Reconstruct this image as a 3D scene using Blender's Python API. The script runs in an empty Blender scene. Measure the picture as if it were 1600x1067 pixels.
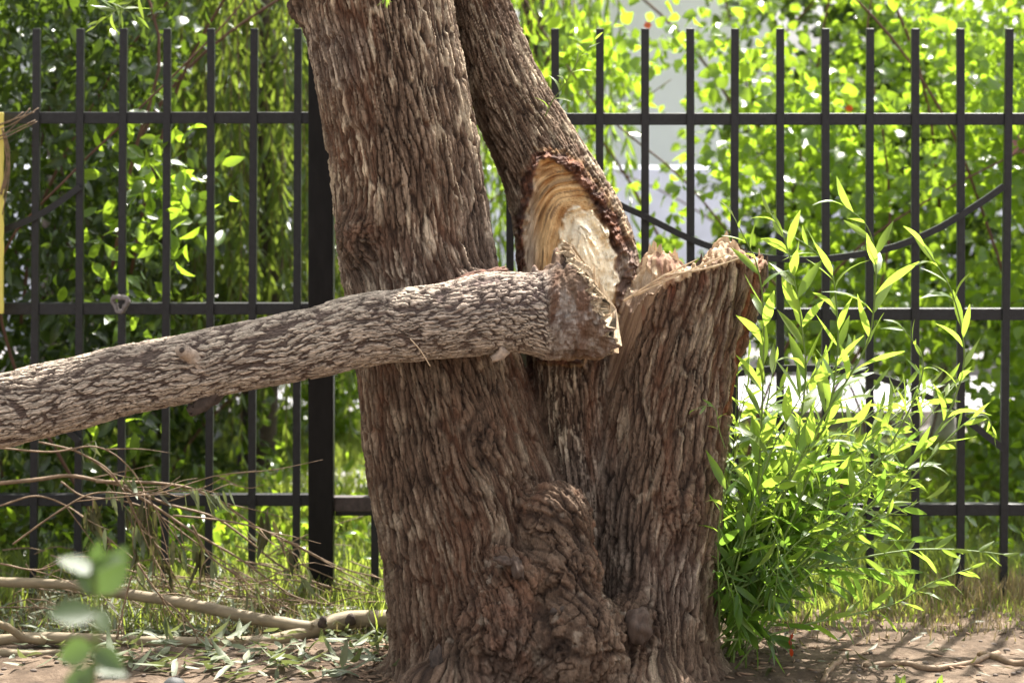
import bpy, math, random
import numpy as np
from mathutils import Vector, Matrix
R = math.radians
rng = np.random.default_rng(7)
random.seed(7)
C = bpy.context.scene.collection
SC = bpy.context.scene
FP, HZ, CH = 3778.0, 100.0, 1.48        # focal length in photo pixels, horizon row, camera height in metres

# ------------------------------------------------------------------ camera, sky, sun, exposure
cam = bpy.data.cameras.new('camera'); camo = bpy.data.objects.new('camera', cam); C.objects.link(camo)
camo.location = (0, 0, CH); camo.rotation_euler = (R(90), 0, 0)
cam.sensor_width = 36; cam.lens = 85; cam.shift_y = -(533.5 - HZ) / 1600
cam.clip_end = 800; cam.clip_start = .05
cam.dof.use_dof = True; cam.dof.focus_distance = 5.72; cam.dof.aperture_fstop = 3.3; cam.dof.aperture_blades = 0
SC.camera = camo
SUN_EL, SUN_AZ = R(57), R(24)           # azimuth measured from +Y towards +X
w = bpy.data.worlds.new('World'); SC.world = w; w.use_nodes = True
nt = w.node_tree; bg = nt.nodes['Background']
sky = nt.nodes.new('ShaderNodeTexSky'); sky.sky_type = 'NISHITA'; sky.sun_disc = False
sky.sun_elevation = SUN_EL; sky.sun_rotation = SUN_AZ; sky.dust_density = 3.5; sky.air_density = 1.0; sky.ozone_density = .6
hs = nt.nodes.new('ShaderNodeHueSaturation'); hs.inputs['Saturation'].default_value = .18
nt.links.new(sky.outputs[0], hs.inputs['Color']); nt.links.new(hs.outputs[0], bg.inputs[0])
bg.inputs[1].default_value = .125
sl = bpy.data.lights.new('sun', 'SUN'); sl.energy = 4.6; sl.angle = R(.53); sl.color = (1, .95, .86)
so = bpy.data.objects.new('sun', sl); C.objects.link(so)
sd = Vector((math.sin(SUN_AZ) * math.cos(SUN_EL), math.cos(SUN_AZ) * math.cos(SUN_EL), math.sin(SUN_EL)))
so.rotation_euler = sd.to_track_quat('Z', 'Y').to_euler(); so.location = (2, 6, 8)
SC.view_settings.view_transform = 'Standard'; SC.view_settings.look = 'None'
SC.view_settings.gamma = 1; SC.view_settings.use_curve_mapping = False
SC.view_settings.exposure = 1.80
SC.cycles.max_bounces = 7; SC.cycles.diffuse_bounces = 4; SC.cycles.transmission_bounces = 5
SC.cycles.use_denoising = True

# ------------------------------------------------------------------ helpers
def W(px, py, D): return np.array([(px - 800) * D / FP, D, CH - (py - HZ) * D / FP])
def zof(py, D): return CH - (py - HZ) * D / FP
def gy(py): return CH * FP / (py - HZ)          # depth of the ground seen at that row
def sstep(a, b, x):
    t = np.clip((x - a) / (b - a), 0, 1); return t * t * (3 - 2 * t)
def _hash(ix, iy, iz, s):
    h = (ix.astype(np.uint32) * np.uint32(374761393)) ^ (iy.astype(np.uint32) * np.uint32(668265263)) ^ (iz.astype(np.uint32) * np.uint32(2147483647 - 104729)) ^ np.uint32((s * 974634777) & 0xffffffff)
    h = (h ^ (h >> np.uint32(13))) * np.uint32(1274126177); h = (h ^ (h >> np.uint32(16))) * np.uint32(2246822519)
    return ((h ^ (h >> np.uint32(15))) & np.uint32(0xffffff)).astype(np.float32) / np.float32(0xffffff)
def noise(x, y, z=None, s=1):
    x = np.asarray(x, np.float32); y = np.asarray(y, np.float32)
    if z is None:
        x0 = np.floor(x); y0 = np.floor(y); fx = x - x0; fy = y - y0
        ix = x0.astype(np.int64); iy = y0.astype(np.int64); zz = np.zeros_like(ix)
        fx = fx * fx * (3 - 2 * fx); fy = fy * fy * (3 - 2 * fy)
        a = _hash(ix, iy, zz, s); b = _hash(ix + 1, iy, zz, s); c = _hash(ix, iy + 1, zz, s); d = _hash(ix + 1, iy + 1, zz, s)
        return ((a * (1 - fx) + b * fx) * (1 - fy) + (c * (1 - fx) + d * fx) * fy) * 2 - 1
    z = np.asarray(z, np.float32)
    z0 = np.floor(z); fz = z - z0; fz = fz * fz * (3 - 2 * fz); iz = z0.astype(np.int64)
    x0 = np.floor(x); y0 = np.floor(y); fx = x - x0; fy = y - y0; ix = x0.astype(np.int64); iy = y0.astype(np.int64)
    fx = fx * fx * (3 - 2 * fx); fy = fy * fy * (3 - 2 * fy); out = 0
    for k, wz in ((0, 1 - fz), (1, fz)):
        a = _hash(ix, iy, iz + k, s); b = _hash(ix + 1, iy, iz + k, s); c = _hash(ix, iy + 1, iz + k, s); d = _hash(ix + 1, iy + 1, iz + k, s)
        out = out + wz * ((a * (1 - fx) + b * fx) * (1 - fy) + (c * (1 - fx) + d * fx) * fy)
    return out * 2 - 1
def fbm(x, y, z=None, s=1, o=4):
    r = 0; a = .5; f = 1.
    for i in range(o):
        r = r + a * noise(x * f, y * f, None if z is None else z * f, s + i * 17); a *= .5; f *= 2.03
    return r
def vor(x, y, s=1, j=.9):
    x0 = np.floor(x).astype(np.int64); y0 = np.floor(y).astype(np.int64)
    f1 = np.full(x.shape, 9., np.float32); f2 = f1.copy(); cid = np.zeros(x.shape, np.float32); zz = np.zeros_like(x0)
    for dx in (-1, 0, 1):
        for dy in (-1, 0, 1):
            ix = x0 + dx; iy = y0 + dy
            px = ix + .5 + j * (_hash(ix, iy, zz, s) - .5); py = iy + .5 + j * (_hash(ix, iy, zz + 1, s) - .5)
            d = np.sqrt((x - px) ** 2 + (y - py) ** 2).astype(np.float32)
            nw = d < f1
            f2 = np.where(nw, f1, np.minimum(f2, d)); cid = np.where(nw, _hash(ix, iy, zz + 2, s), cid); f1 = np.where(nw, d, f1)
    return f1, f2, cid
def sdpoly(x, y, P):
    """signed distance to a polygon, negative inside"""
    P = np.array(P, float); n = len(P); d = np.full(x.shape, 1e9); ins = np.zeros(x.shape, bool)
    for i in range(n):
        ax, ay = P[i]; bx, by = P[(i + 1) % n]; ex, ey = bx - ax, by - ay
        t = np.clip(((x - ax) * ex + (y - ay) * ey) / (ex * ex + ey * ey), 0, 1)
        d = np.minimum(d, (x - ax - t * ex) ** 2 + (y - ay - t * ey) ** 2)
        c = ((ay > y) != (by > y)) & (x < ex * (y - ay) / (ey if abs(ey) > 1e-9 else 1e-9) + ax); ins ^= c
    return np.where(ins, -1, 1) * np.sqrt(d)
def tag(o, label=None, cat=None, group=None, kind=None):
    if label: o['label'] = label
    if cat: o['category'] = cat
    if group: o['group'] = group
    if kind: o['kind'] = kind
    return o
WL = {}
def wloc(o):
    return WL.get(o, Vector((0, 0, 0))) if o is not None else Vector((0, 0, 0))
def empty(name, loc, label, cat, group=None):
    o = bpy.data.objects.new(name, None); C.objects.link(o); o.location = loc; o.empty_display_size = .1
    WL[o] = Vector(loc); tag(o, label, cat, group); return o
def mk_mesh(name, V, F, mat, col=None, var=None, smooth=True, off=(0, 0, 0), buv=None):
    """F: an (n,k) array or list of such arrays"""
    me = bpy.data.meshes.new(name); V = np.asarray(V, np.float32) - np.array(off, np.float32)
    Fs = F if isinstance(F, list) else [F]; Fs = [np.asarray(f, np.int32) for f in Fs if len(f)]
    li = np.concatenate([f.ravel() for f in Fs]); tot = np.concatenate([np.full(len(f), f.shape[1], np.int32) for f in Fs])
    st = np.concatenate([[0], np.cumsum(tot)[:-1]]).astype(np.int32)
    me.vertices.add(len(V)); me.vertices.foreach_set('co', V.ravel())
    me.loops.add(len(li)); me.loops.foreach_set('vertex_index', li)
    me.polygons.add(len(tot)); me.polygons.foreach_set('loop_start', st)
    me.update(calc_edges=True)
    me.polygons.foreach_set('use_smooth', np.full(len(tot), smooth, bool))
    if col is not None:
        a = me.color_attributes.new('col', 'FLOAT_COLOR', 'POINT')
        cc = np.ones((len(V), 4), np.float32); cc[:, :3] = col; a.data.foreach_set('color', cc.ravel())
    if var is not None:
        a = me.attributes.new('var', 'FLOAT', 'POINT'); a.data.foreach_set('value', np.asarray(var, np.float32))
    if buv is not None:
        a = me.attributes.new('buv', 'FLOAT_VECTOR', 'POINT'); bb = np.zeros((len(V), 3), np.float32); bb[:, :2] = buv; a.data.foreach_set('vector', bb.ravel())
    me.materials.append(mat); me.validate(); return me
def obj(name, me, parent=None, loc=None):
    o = bpy.data.objects.new(name, me); C.objects.link(o)
    if parent is not None: o.parent = parent
    if loc is not None: o.location = loc
    WL[o] = wloc(parent) + (Vector(loc) if loc is not None else Vector((0, 0, 0)))
    return o
def part(name, V, F, mat, parent=None, **k):
    off = tuple(wloc(parent)) if parent is not None else (0, 0, 0)
    return obj(name, mk_mesh(name, V, F, mat, off=off, **k), parent)
def tube(P, r, seg=8, cap=True):
    """round tube along the points P with the radii r"""
    P = np.asarray(P, float); n = len(P); r = np.broadcast_to(np.asarray(r, float), (n,))
    T = np.gradient(P, axis=0); T /= np.linalg.norm(T, axis=1)[:, None] + 1e-12
    ref = np.array([0, 0, 1.]) if abs(T[:, 2]).mean() < .8 else np.array([1., 0, 0])
    A = np.cross(T, ref); A /= np.linalg.norm(A, axis=1)[:, None] + 1e-9; B = np.cross(A, T)
    th = np.linspace(0, 2 * np.pi, seg, endpoint=False)
    V = P[:, None] + r[:, None, None] * (A[:, None] * np.cos(th)[None, :, None] + B[:, None] * np.sin(th)[None, :, None])
    V = V.reshape(-1, 3); i = np.arange(n - 1)[:, None] * seg; j = np.arange(seg)[None]; j2 = (j + 1) % seg
    F = np.stack([i + j, i + seg + j, i + seg + j2, i + j2], -1).reshape(-1, 4); Fs = [F]
    if cap:
        V = np.vstack([V, P[0], P[-1]]); a = len(V) - 2; jj = np.arange(seg); k2 = (jj + 1) % seg
        Fs.append(np.vstack([np.stack([jj, k2, np.full(seg, a)], 1), np.stack([(n - 1) * seg + k2, (n - 1) * seg + jj, np.full(seg, a + 1)], 1)]))
    return V, Fs
def smooth_path(P, n=40):
    """Catmull-Rom through the points (any number of columns)"""
    P = np.asarray(P, float); Q = np.vstack([2 * P[0] - P[1], P, 2 * P[-1] - P[-2]]); m = len(P) - 1
    t = np.linspace(0, m - 1e-6, n); i = t.astype(int); f = (t - i)[:, None]
    a, b, c, d = Q[i], Q[i + 1], Q[i + 2], Q[i + 3]
    return .5 * (2 * b + (c - a) * f + (2 * a - 5 * b + 4 * c - d) * f ** 2 + (3 * b - a - 3 * c + d) * f ** 3)
def join(parts):
    """join (V, [F...]) pairs"""
    Vs, F3, F4, n, ids = [], [], [], 0, []
    for k, (V, Fs) in enumerate(parts):
        for f in (Fs if isinstance(Fs, list) else [Fs]):
            (F3 if f.shape[1] == 3 else F4).append(f + n)
        Vs.append(V); n += len(V); ids.append(np.full(len(V), k))
    return np.vstack(Vs), [np.vstack(x) for x in (F3, F4) if x], np.concatenate(ids)
def box(x0, x1, y0, y1, z0, z1, bev=0):
    V = np.array([(x, y, z) for z in (z0, z1) for y in (y0, y1) for x in (x0, x1)], float)
    F = np.array([(0, 2, 3, 1), (4, 5, 7, 6), (0, 1, 5, 4), (2, 6, 7, 3), (0, 4, 6, 2), (1, 3, 7, 5)])
    return V, [F]
def bevel(o, wd=.002):
    m = o.modifiers.new('bevel', 'BEVEL'); m.width = wd; m.segments = 2; m.limit_method = 'ANGLE'

# ------------------------------------------------------------------ materials
def newmat(name):
    m = bpy.data.materials.new(name); m.use_nodes = True; n = m.node_tree.nodes; l = m.node_tree.links
    return m, n, l, n['Principled BSDF']
def nnode(n, t, **k):
    x = n.new(t)
    for a, b in k.items(): setattr(x, a, b)
    return x
def noise_tex(n, l, scale, detail=4, vec=None, rough=.6, stretch=None):
    t = n.new('ShaderNodeTexNoise'); t.inputs['Scale'].default_value = scale; t.inputs['Detail'].default_value = detail; t.inputs['Roughness'].default_value = rough
    tc = n.new('ShaderNodeTexCoord'); src = tc.outputs['Object']
    if stretch:
        mp = n.new('ShaderNodeMapping'); mp.inputs['Scale'].default_value = stretch; l.new(src, mp.inputs[0]); src = mp.outputs[0]
    l.new(src, t.inputs['Vector']); return t
def ramp(n, l, src, stops):
    r = n.new('ShaderNodeValToRGB'); e = r.color_ramp.elements
    while len(e) < len(stops): e.new(.5)
    for x, (p, c) in zip(e, stops): x.position = p; x.color = (*c, 1) if len(c) == 3 else c
    l.new(src, r.inputs[0]); return r
def bump(n, l, b, h, dist, strength=1.):
    x = n.new('ShaderNodeBump'); x.inputs['Distance'].default_value = dist; x.inputs['Strength'].default_value = strength
    l.new(h, x.inputs['Height']); l.new(x.outputs[0], b.inputs['Normal']); return x
def vcol_mat(name, rough=.9, stretch=(1, 1, .25), sc=260, lo=.62, hi=1.35, bd=.004, spec=.25, crack=None):
    """colour from the mesh attribute, broken up by fine grain"""
    m, n, l, b = newmat(name)
    at = nnode(n, 'ShaderNodeAttribute', attribute_name='col')
    t = noise_tex(n, l, sc, 5, stretch=stretch, rough=.7)
    r = ramp(n, l, t.outputs[0], [(.3, (lo,) * 3), (.7, (hi,) * 3)])
    mx = nnode(n, 'ShaderNodeMix', data_type='RGBA', blend_type='MULTIPLY'); mx.inputs[0].default_value = 1
    l.new(at.outputs['Color'], mx.inputs[6]); l.new(r.outputs[0], mx.inputs[7]); l.new(mx.outputs[2], b.inputs['Base Color'])
    b.inputs['Roughness'].default_value = rough; b.inputs['Specular IOR Level'].default_value = spec
    t2 = noise_tex(n, l, sc * .33, 6, stretch=stretch, rough=.75)
    ad = nnode(n, 'ShaderNodeMath', operation='MULTIPLY_ADD'); ad.inputs[1].default_value = 1.6; l.new(t2.outputs[0], ad.inputs[0]); l.new(t.outputs[0], ad.inputs[2])
    hs_ = ad.outputs[0]
    if crack:
        ua = nnode(n, 'ShaderNodeAttribute', attribute_name='buv'); cu, cv, lo_, hi_ = crack
        wn = n.new('ShaderNodeTexNoise'); wn.inputs['Scale'].default_value = 48; wn.inputs['Detail'].default_value = 6; wn.inputs['Roughness'].default_value = .7; l.new(ua.outputs['Vector'], wn.inputs['Vector'])
        wm = nnode(n, 'ShaderNodeVectorMath', operation='MULTIPLY_ADD'); l.new(wn.outputs['Color'], wm.inputs[0]); wm.inputs[1].default_value = (.009, .008, 0); l.new(ua.outputs['Vector'], wm.inputs[2])
        hh_ = []
        for (a_, b_, e0, e1, c0, c1) in ((cu, cv, .0, .16, lo_, 1.05), (cu * 1.9, cv * 2.0, .05, .34, .86, hi_)):
            mp = n.new('ShaderNodeMapping'); mp.inputs['Scale'].default_value = (1 / a_, 1 / b_, 1); l.new(wm.outputs[0], mp.inputs[0])
            vo = n.new('ShaderNodeTexVoronoi'); vo.voronoi_dimensions = '2D'; vo.feature = 'DISTANCE_TO_EDGE'; vo.inputs['Scale'].default_value = 1; l.new(mp.outputs[0], vo.inputs['Vector'])
            rr_ = ramp(n, l, vo.outputs['Distance'], [(e0, (c0,) * 3), (e1, (c1,) * 3)]); m2 = nnode(n, 'ShaderNodeMix', data_type='RGBA', blend_type='MULTIPLY'); m2.inputs[0].default_value = 1
            l.new(mx.outputs[2], m2.inputs[6]); l.new(rr_.outputs[0], m2.inputs[7]); l.new(m2.outputs[2], b.inputs['Base Color']); mx = m2; hh_.append(rr_)
        a3 = nnode(n, 'ShaderNodeMath', operation='MULTIPLY_ADD'); a3.inputs[1].default_value = 1.5; l.new(hh_[0].outputs[0], a3.inputs[0]); l.new(hs_, a3.inputs[2])
        a4 = nnode(n, 'ShaderNodeMath', operation='MULTIPLY_ADD'); a4.inputs[1].default_value = 1.2; l.new(hh_[1].outputs[0], a4.inputs[0]); l.new(a3.outputs[0], a4.inputs[2]); hs_ = a4.outputs[0]
    bump(n, l, b, hs_, bd, 1.); return m
M = {}
M['bark'] = vcol_mat('rough_bark', crack=(.0110, .060, .66, 1.25))
M['endbark'] = vcol_mat('broken_end_bark')
M['logbark'] = vcol_mat('log_bark', stretch=(.35, 1, 1), crack=(.0062, .030, .62, 1.22))
M['wood'] = vcol_mat('torn_wood', rough=.75, stretch=(1, 1, .12), sc=420, lo=.8, hi=1.18, bd=.002)
def leafmat(name, c0, c1, trans, tr_mix=.5, rough=.38, spec=.5, tmul=(1, 1, 1)):
    m, n, l, b = newmat(name)
    at = nnode(n, 'ShaderNodeAttribute', attribute_name='var'); oi = n.new('ShaderNodeObjectInfo')
    ad = nnode(n, 'ShaderNodeMath', operation='ADD'); l.new(at.outputs['Fac'], ad.inputs[0]); l.new(oi.outputs['Random'], ad.inputs[1])
    fr = nnode(n, 'ShaderNodeMath', operation='FRACT'); l.new(ad.outputs[0], fr.inputs[0])
    r = ramp(n, l, fr.outputs[0], [(0, c0), (1, c1)]); l.new(r.outputs[0], b.inputs['Base Color'])
    b.inputs['Roughness'].default_value = rough; b.inputs['Specular IOR Level'].default_value = spec
    t = noise_tex(n, l, 300, 2); bump(n, l, b, t.outputs[0], .001, .3)
    tr = n.new('ShaderNodeBsdfTranslucent'); r2 = ramp(n, l, fr.outputs[0], [(0, trans), (1, tuple(a * .7 for a in trans))])
    l.new(r2.outputs[0], tr.inputs[0])
    mx = n.new('ShaderNodeMixShader'); mx.inputs[0].default_value = tr_mix
    l.new(b.outputs[0], mx.inputs[1]); l.new(tr.outputs[0], mx.inputs[2]); l.new(mx.outputs[0], n['Material Output'].inputs[0])
    return m
M['willow'] = leafmat('willow_leaf', (.05, .11, .02), (.15, .20, .04), (.47, .66, .08), .5)
M['shaded_willow'] = leafmat('shaded_willow_leaf', (.04, .09, .016), (.07, .13, .025), (.32, .54, .06), .47)  # willow leaf darkened: shade of the low growth put into its colour
M['vine'] = leafmat('vine_leaf', (.05, .10, .012), (.09, .15, .02), (.46, .68, .045), .5, rough=.25, spec=.8)
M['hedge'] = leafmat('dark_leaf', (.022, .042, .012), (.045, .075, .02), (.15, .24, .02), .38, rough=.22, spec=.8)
M['weep'] = leafmat('weeping_leaf', (.05, .085, .022), (.09, .13, .035), (.30, .40, .05), .45, rough=.25)
M['grass'] = leafmat('grass_blade', (.06, .11, .02), (.14, .17, .045), (.46, .56, .08), .5, rough=.5)
M['drygrass'] = leafmat('dry_grass_blade', (.16, .12, .06), (.28, .22, .11), (.3, .24, .1), .3, rough=.6)
M['wilt'] = leafmat('wilted_leaf', (.09, .12, .05), (.26, .28, .19), (.22, .26, .07), .3, rough=.5)
M['olive'] = leafmat('dried_olive_leaf', (.05, .055, .02), (.09, .085, .035), (.14, .13, .04), .3, rough=.5)
M['front'] = leafmat('front_plant_leaf', (.04, .065, .028), (.07, .10, .04), (.18, .30, .06), .3, rough=.35)
M['redleaf'] = leafmat('red_leaf', (.3, .03, .01), (.4, .06, .01), (.5, .06, .01), .4)
def simple(name, c, rough=.6, metal=0, ns=30, var=.25, bd=.002, stretch=None, spec=.5):
    m, n, l, b = newmat(name); t = noise_tex(n, l, ns, 6, stretch=stretch)
    r = ramp(n, l, t.outputs[0], [(.3, tuple(x * (1 - var) for x in c)), (.7, tuple(min(1, x * (1 + var)) for x in c))])
    l.new(r.outputs[0], b.inputs['Base Color']); b.inputs['Roughness'].default_value = rough; b.inputs['Metallic'].default_value = metal
    b.inputs['Specular IOR Level'].default_value = spec
    bump(n, l, b, t.outputs[0], bd, .6); return m
M['paint'] = simple('dark_grey_paint', (.0165, .0165, .019), .42, ns=90, var=.35, bd=.0015, spec=.35)
M['post'] = simple('black_paint', (.006, .0052, .0052), .45, ns=45, var=.5, bd=.0015, stretch=(1, 1, .3), spec=.2)
M['rust'] = simple('rusty_paint', (.05, .035, .033), .6, ns=60, var=.5)
M['stem'] = simple('green_stem', (.13, .19, .04), .5, ns=50)
M['brownstem'] = simple('reddish_brown_stem', (.12, .055, .035), .7, ns=60)
M['twig'] = simple('tan_twig', (.20, .13, .075), .7, ns=80, var=.35)
M['branch'] = simple('smooth_olive_bark', (.22, .17, .10), .65, ns=18, var=.3, bd=.003, stretch=(1, 3, 3))
M['yellow'] = simple('yellow_board', (.72, .60, .13), .5, ns=12, var=.06)
M['cloth'] = simple('grey_cloth', (.20, .17, .165), .9, ns=120, var=.3)
M['cutwood'] = simple('weathered_cut_wood', (.075, .048, .034), .85, ns=90, var=.5, stretch=(1, 1, .15))
M['palewood'] = simple('pale_splinter_wood', (.52, .38, .24), .8, ns=120, var=.3, stretch=(1, 1, .1))
M['stone'] = simple('dark_stone', (.05, .05, .05), .7)
M['cutchips'] = simple('bark_chips', (.24, .155, .10), .9, ns=60, var=.5)
M['grit'] = simple('brown_grit', (.13, .10, .08), .9)
M['wall'] = simple('pale_lilac_render', (.88, .88, .92), .9, ns=3, var=.05)
M['bwall'] = simple('blue_grey_wall', (.58, .60, .70), .9, ns=6, var=.15)
M['pane'] = simple('dull_window_glass', (.10, .12, .15), .15, ns=2, var=.1)
M['roof'] = simple('terracotta', (.42, .16, .09), .8, ns=12)
M['road'] = simple('pale_asphalt', (.36, .35, .37), .9, ns=40, var=.15)
M['kerb'] = simple('kerb_concrete', (.30, .28, .28), .9, ns=20, var=.2)
M['urn'] = simple('white_stone', (.55, .5, .47), .8, ns=10)

# ------------------------------------------------------------------ ground
def ground():
    m, n, l, b = newmat('dirt_and_turf')
    t = noise_tex(n, l, 14, 9, rough=.65); t2 = noise_tex(n, l, 120, 5)
    dirt = ramp(n, l, t.outputs[0], [(.3, (.06, .042, .028)), (.5, (.14, .098, .068)), (.7, (.29, .215, .155))])
    turf = ramp(n, l, t.outputs[0], [(.3, (.045, .06, .02)), (.7, (.11, .12, .05))])
    sx = n.new('ShaderNodeSeparateXYZ'); g = n.new('ShaderNodeNewGeometry'); l.new(g.outputs['Position'], sx.inputs[0])
    t3 = noise_tex(n, l, 1.6, 4)
    am = nnode(n, 'ShaderNodeMath', operation='MULTIPLY_ADD'); am.inputs[1].default_value = 1.2; l.new(t3.outputs[0], am.inputs[0]); l.new(sx.outputs['Y'], am.inputs[2])
    mr = n.new('ShaderNodeMapRange'); mr.inputs['From Min'].default_value = 7.1; mr.inputs['From Max'].default_value = 7.5; l.new(am.outputs[0], mr.inputs['Value'])
    mx = nnode(n, 'ShaderNodeMix', data_type='RGBA'); l.new(mr.outputs[0], mx.inputs[0]); l.new(dirt.outputs[0], mx.inputs[6]); l.new(turf.outputs[0], mx.inputs[7])
    mm = nnode(n, 'ShaderNodeMix', data_type='RGBA', blend_type='MULTIPLY'); mm.inputs[0].default_value = .5
    l.new(mx.outputs[2], mm.inputs[6]); l.new(t2.outputs[0], mm.inputs[7]); l.new(mm.outputs[2], b.inputs['Base Color'])
    b.inputs['Roughness'].default_value = .95; b.inputs['Specular IOR Level'].default_value = .2; bump(n, l, b, t2.outputs[0], .006, .8)
    xs = np.concatenate([[-400, -120, -40, -15, -6], np.linspace(-3.2, 3.2, 330), [6, 15, 40, 120, 400]])
    ys = np.concatenate([[-400, -100, -30, -8, 0, 3], np.linspace(4.6, 8.2, 230), [9, 10, 12, 16, 30, 80, 250, 700]])
    X, Y = np.meshgrid(xs, ys, indexing='ij')
    Z = gz(X, Y)
    nx, ny = X.shape; idx = np.arange(nx * ny).reshape(nx, ny)
    F = np.stack([idx[:-1, :-1], idx[1:, :-1], idx[1:, 1:], idx[:-1, 1:]], -1).reshape(-1, 4)
    o = part('ground', np.stack([X, Y, Z], -1).reshape(-1, 3), F, m); tag(o, 'brown trodden soil with turf behind the fence', kind='structure'); return o
def gz(X, Y):
    near = np.exp(-np.maximum(0, np.abs(X) - 3) * 2) * sstep(3, 5, Y) * (1 - sstep(8.0, 8.3, Y))
    z = .02 * noise(X * 1.7, Y * 1.7, s=3) + .008 * fbm(X * 8, Y * 8, s=5) + .011 * fbm(X * 22, Y * 22, s=9)
    return z * near
GROUND = ground()

def strip(name, y0, y1, z, mat, label, th=.0):
    V, F = box(-60, 60, y0, y1, z - .1, z); o = part(name, V, F, mat, smooth=False); tag(o, label, kind='structure'); return o
strip('road', 9.75, 11.35, .012, M['road'], 'pale sunlit road beyond the turf')
strip('kerb', 9.62, 9.75, .10, M['kerb'], 'low grey kerb of the road')
strip('pavement', 11.45, 12.25, .09, M['kerb'], 'pavement on the far side of the road')
V, F = box(-1.05, -.28, 8.35, 8.75, -.1, .02); o = part('path', V, F, M['kerb'], smooth=False); tag(o, 'grey strip of bare path in the turf', kind='structure')

# ------------------------------------------------------------------ the broken tree: implicit solid -> mesh -> bark relief
DM = 5.95
LIMBS = [
 # rows: photo row, left, right, depth of the axis, half thickness
 dict(name='main', rref=.24, cu=.0190, cv=.120, rows=[(-330, 400, 640, 6.0, .19), (-60, 448, 695, 5.96, .20), (0, 462, 704, 5.95, .20), (50, 473, 712, 5.95, .20), (100, 489, 722, 5.95, .20), (200, 509, 741, 5.95, .20), (300, 521, 756, 5.95, .20), (400, 527, 773, 5.95, .205),
   (480, 540, 792, 5.95, .21), (560, 554, 815, 5.95, .215), (640, 563, 842, 5.94, .225), (700, 570, 862, 5.93, .23), (760, 578, 890, 5.92, .24), (850, 593, 925, 5.90, .26), (950, 605, 945, 5.88, .28), (1020, 610, 955, 5.87, .31), (1070, 598, 975, 5.86, .34), (1120, 570, 1000, 5.86, .38)]),
 dict(name='lean', rref=.16, cu=.0150, cv=.095, rows=[(-330, 560, 700, 6.26, .11), (-60, 672, 774, 6.22, .11), (0, 690, 796, 6.21, .115), (60, 706, 818, 6.20, .12), (120, 722, 842, 6.19, .13), (180, 742, 880, 6.18, .13), (240, 768, 918, 6.16, .14), (300, 792, 958, 6.14, .15), (350, 801, 983, 6.12, .15),
   (400, 806, 998, 6.10, .15), (440, 809, 1002, 6.08, .15), (500, 815, 985, 6.06, .15), (560, 822, 970, 6.04, .15), (650, 832, 965, 6.02, .15), (760, 850, 970, 6.0, .16), (1000, 860, 980, 5.95, .2), (1120, 860, 980, 5.95, .2)]),
 dict(name='stump', rref=.19, cu=.0220, cv=.140, rows=[(300, 1005, 1205, 5.98, .13), (380, 1000, 1202, 5.97, .135), (440, 990, 1200, 5.96, .14), (500, 975, 1184, 5.95, .14), (560, 960, 1164, 5.94, .145), (650, 945, 1143, 5.93, .15), (750, 932, 1127, 5.92, .165), (850, 922, 1117, 5.91, .19),
   (950, 912, 1108, 5.90, .23), (1020, 905, 1110, 5.89, .26), (1070, 890, 1126, 5.88, .29), (1120, 880, 1160, 5.88, .33)]),
]
for L in LIMBS:
    a = np.array(L['rows'], float); D = a[:, 3]
    z = CH - (a[:, 0] - HZ) * D / FP; cx = ((a[:, 1] + a[:, 2]) / 2 - 800) * D / FP; rx = (a[:, 2] - a[:, 1]) / 2 * D / FP
    o_ = np.argsort(z); zz = np.linspace(z.min(), z.max(), 200)
    def sm(v):
        q = np.interp(zz, z[o_], v[o_]); qq = np.pad(q, 6, mode='reflect', reflect_type='odd'); return np.convolve(qq, np.ones(13) / 13, 'valid')
    L['z'] = zz; L['cx'] = sm(cx); L['rx'] = sm(rx); L['cy'] = sm(D); L['ry'] = sm(a[:, 4])
    # arc length along the axis, so that the grain keeps its scale on the leaning limb
    ds = np.sqrt(np.diff(zz) ** 2 + np.diff(L['cx']) ** 2); L['s'] = np.concatenate([[0], np.cumsum(ds)])
def ell(px, py, D, rx, ry, rd):
    c = W(px, py, D); s = D / FP; return (c, (rx * s, rd, ry * s))
BLOBS = [ell(872, 812, 5.70, 56, 60, .085), ell(885, 895, 5.66, 56, 60, .09), ell(800, 905, 5.63, 44, 45, .06), ell(782, 1000, 5.60, 70, 80, .09), ell(905, 1010, 5.60, 80, 90, .11),
         ell(985, 975, 5.70, 40, 50, .07), ell(563, 368, 5.84, 36, 44, .08), ell(466, 12, 5.95, 18, 26, .05), ell(745, 440, 5.79, 46, 16, .05), ell(615, 1090, 5.85, 60, 50, .13), ell(1120, 1090, 5.85, 50, 50, .12), ell(700, 1090, 5.56, 90, 60, .12), ell(1010, 1090, 5.6, 80, 60, .12),
         ell(752, 690, 5.73, 14, 26, .02), ell(1066, 800, 5.76, 16, 30, .03)]
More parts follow.
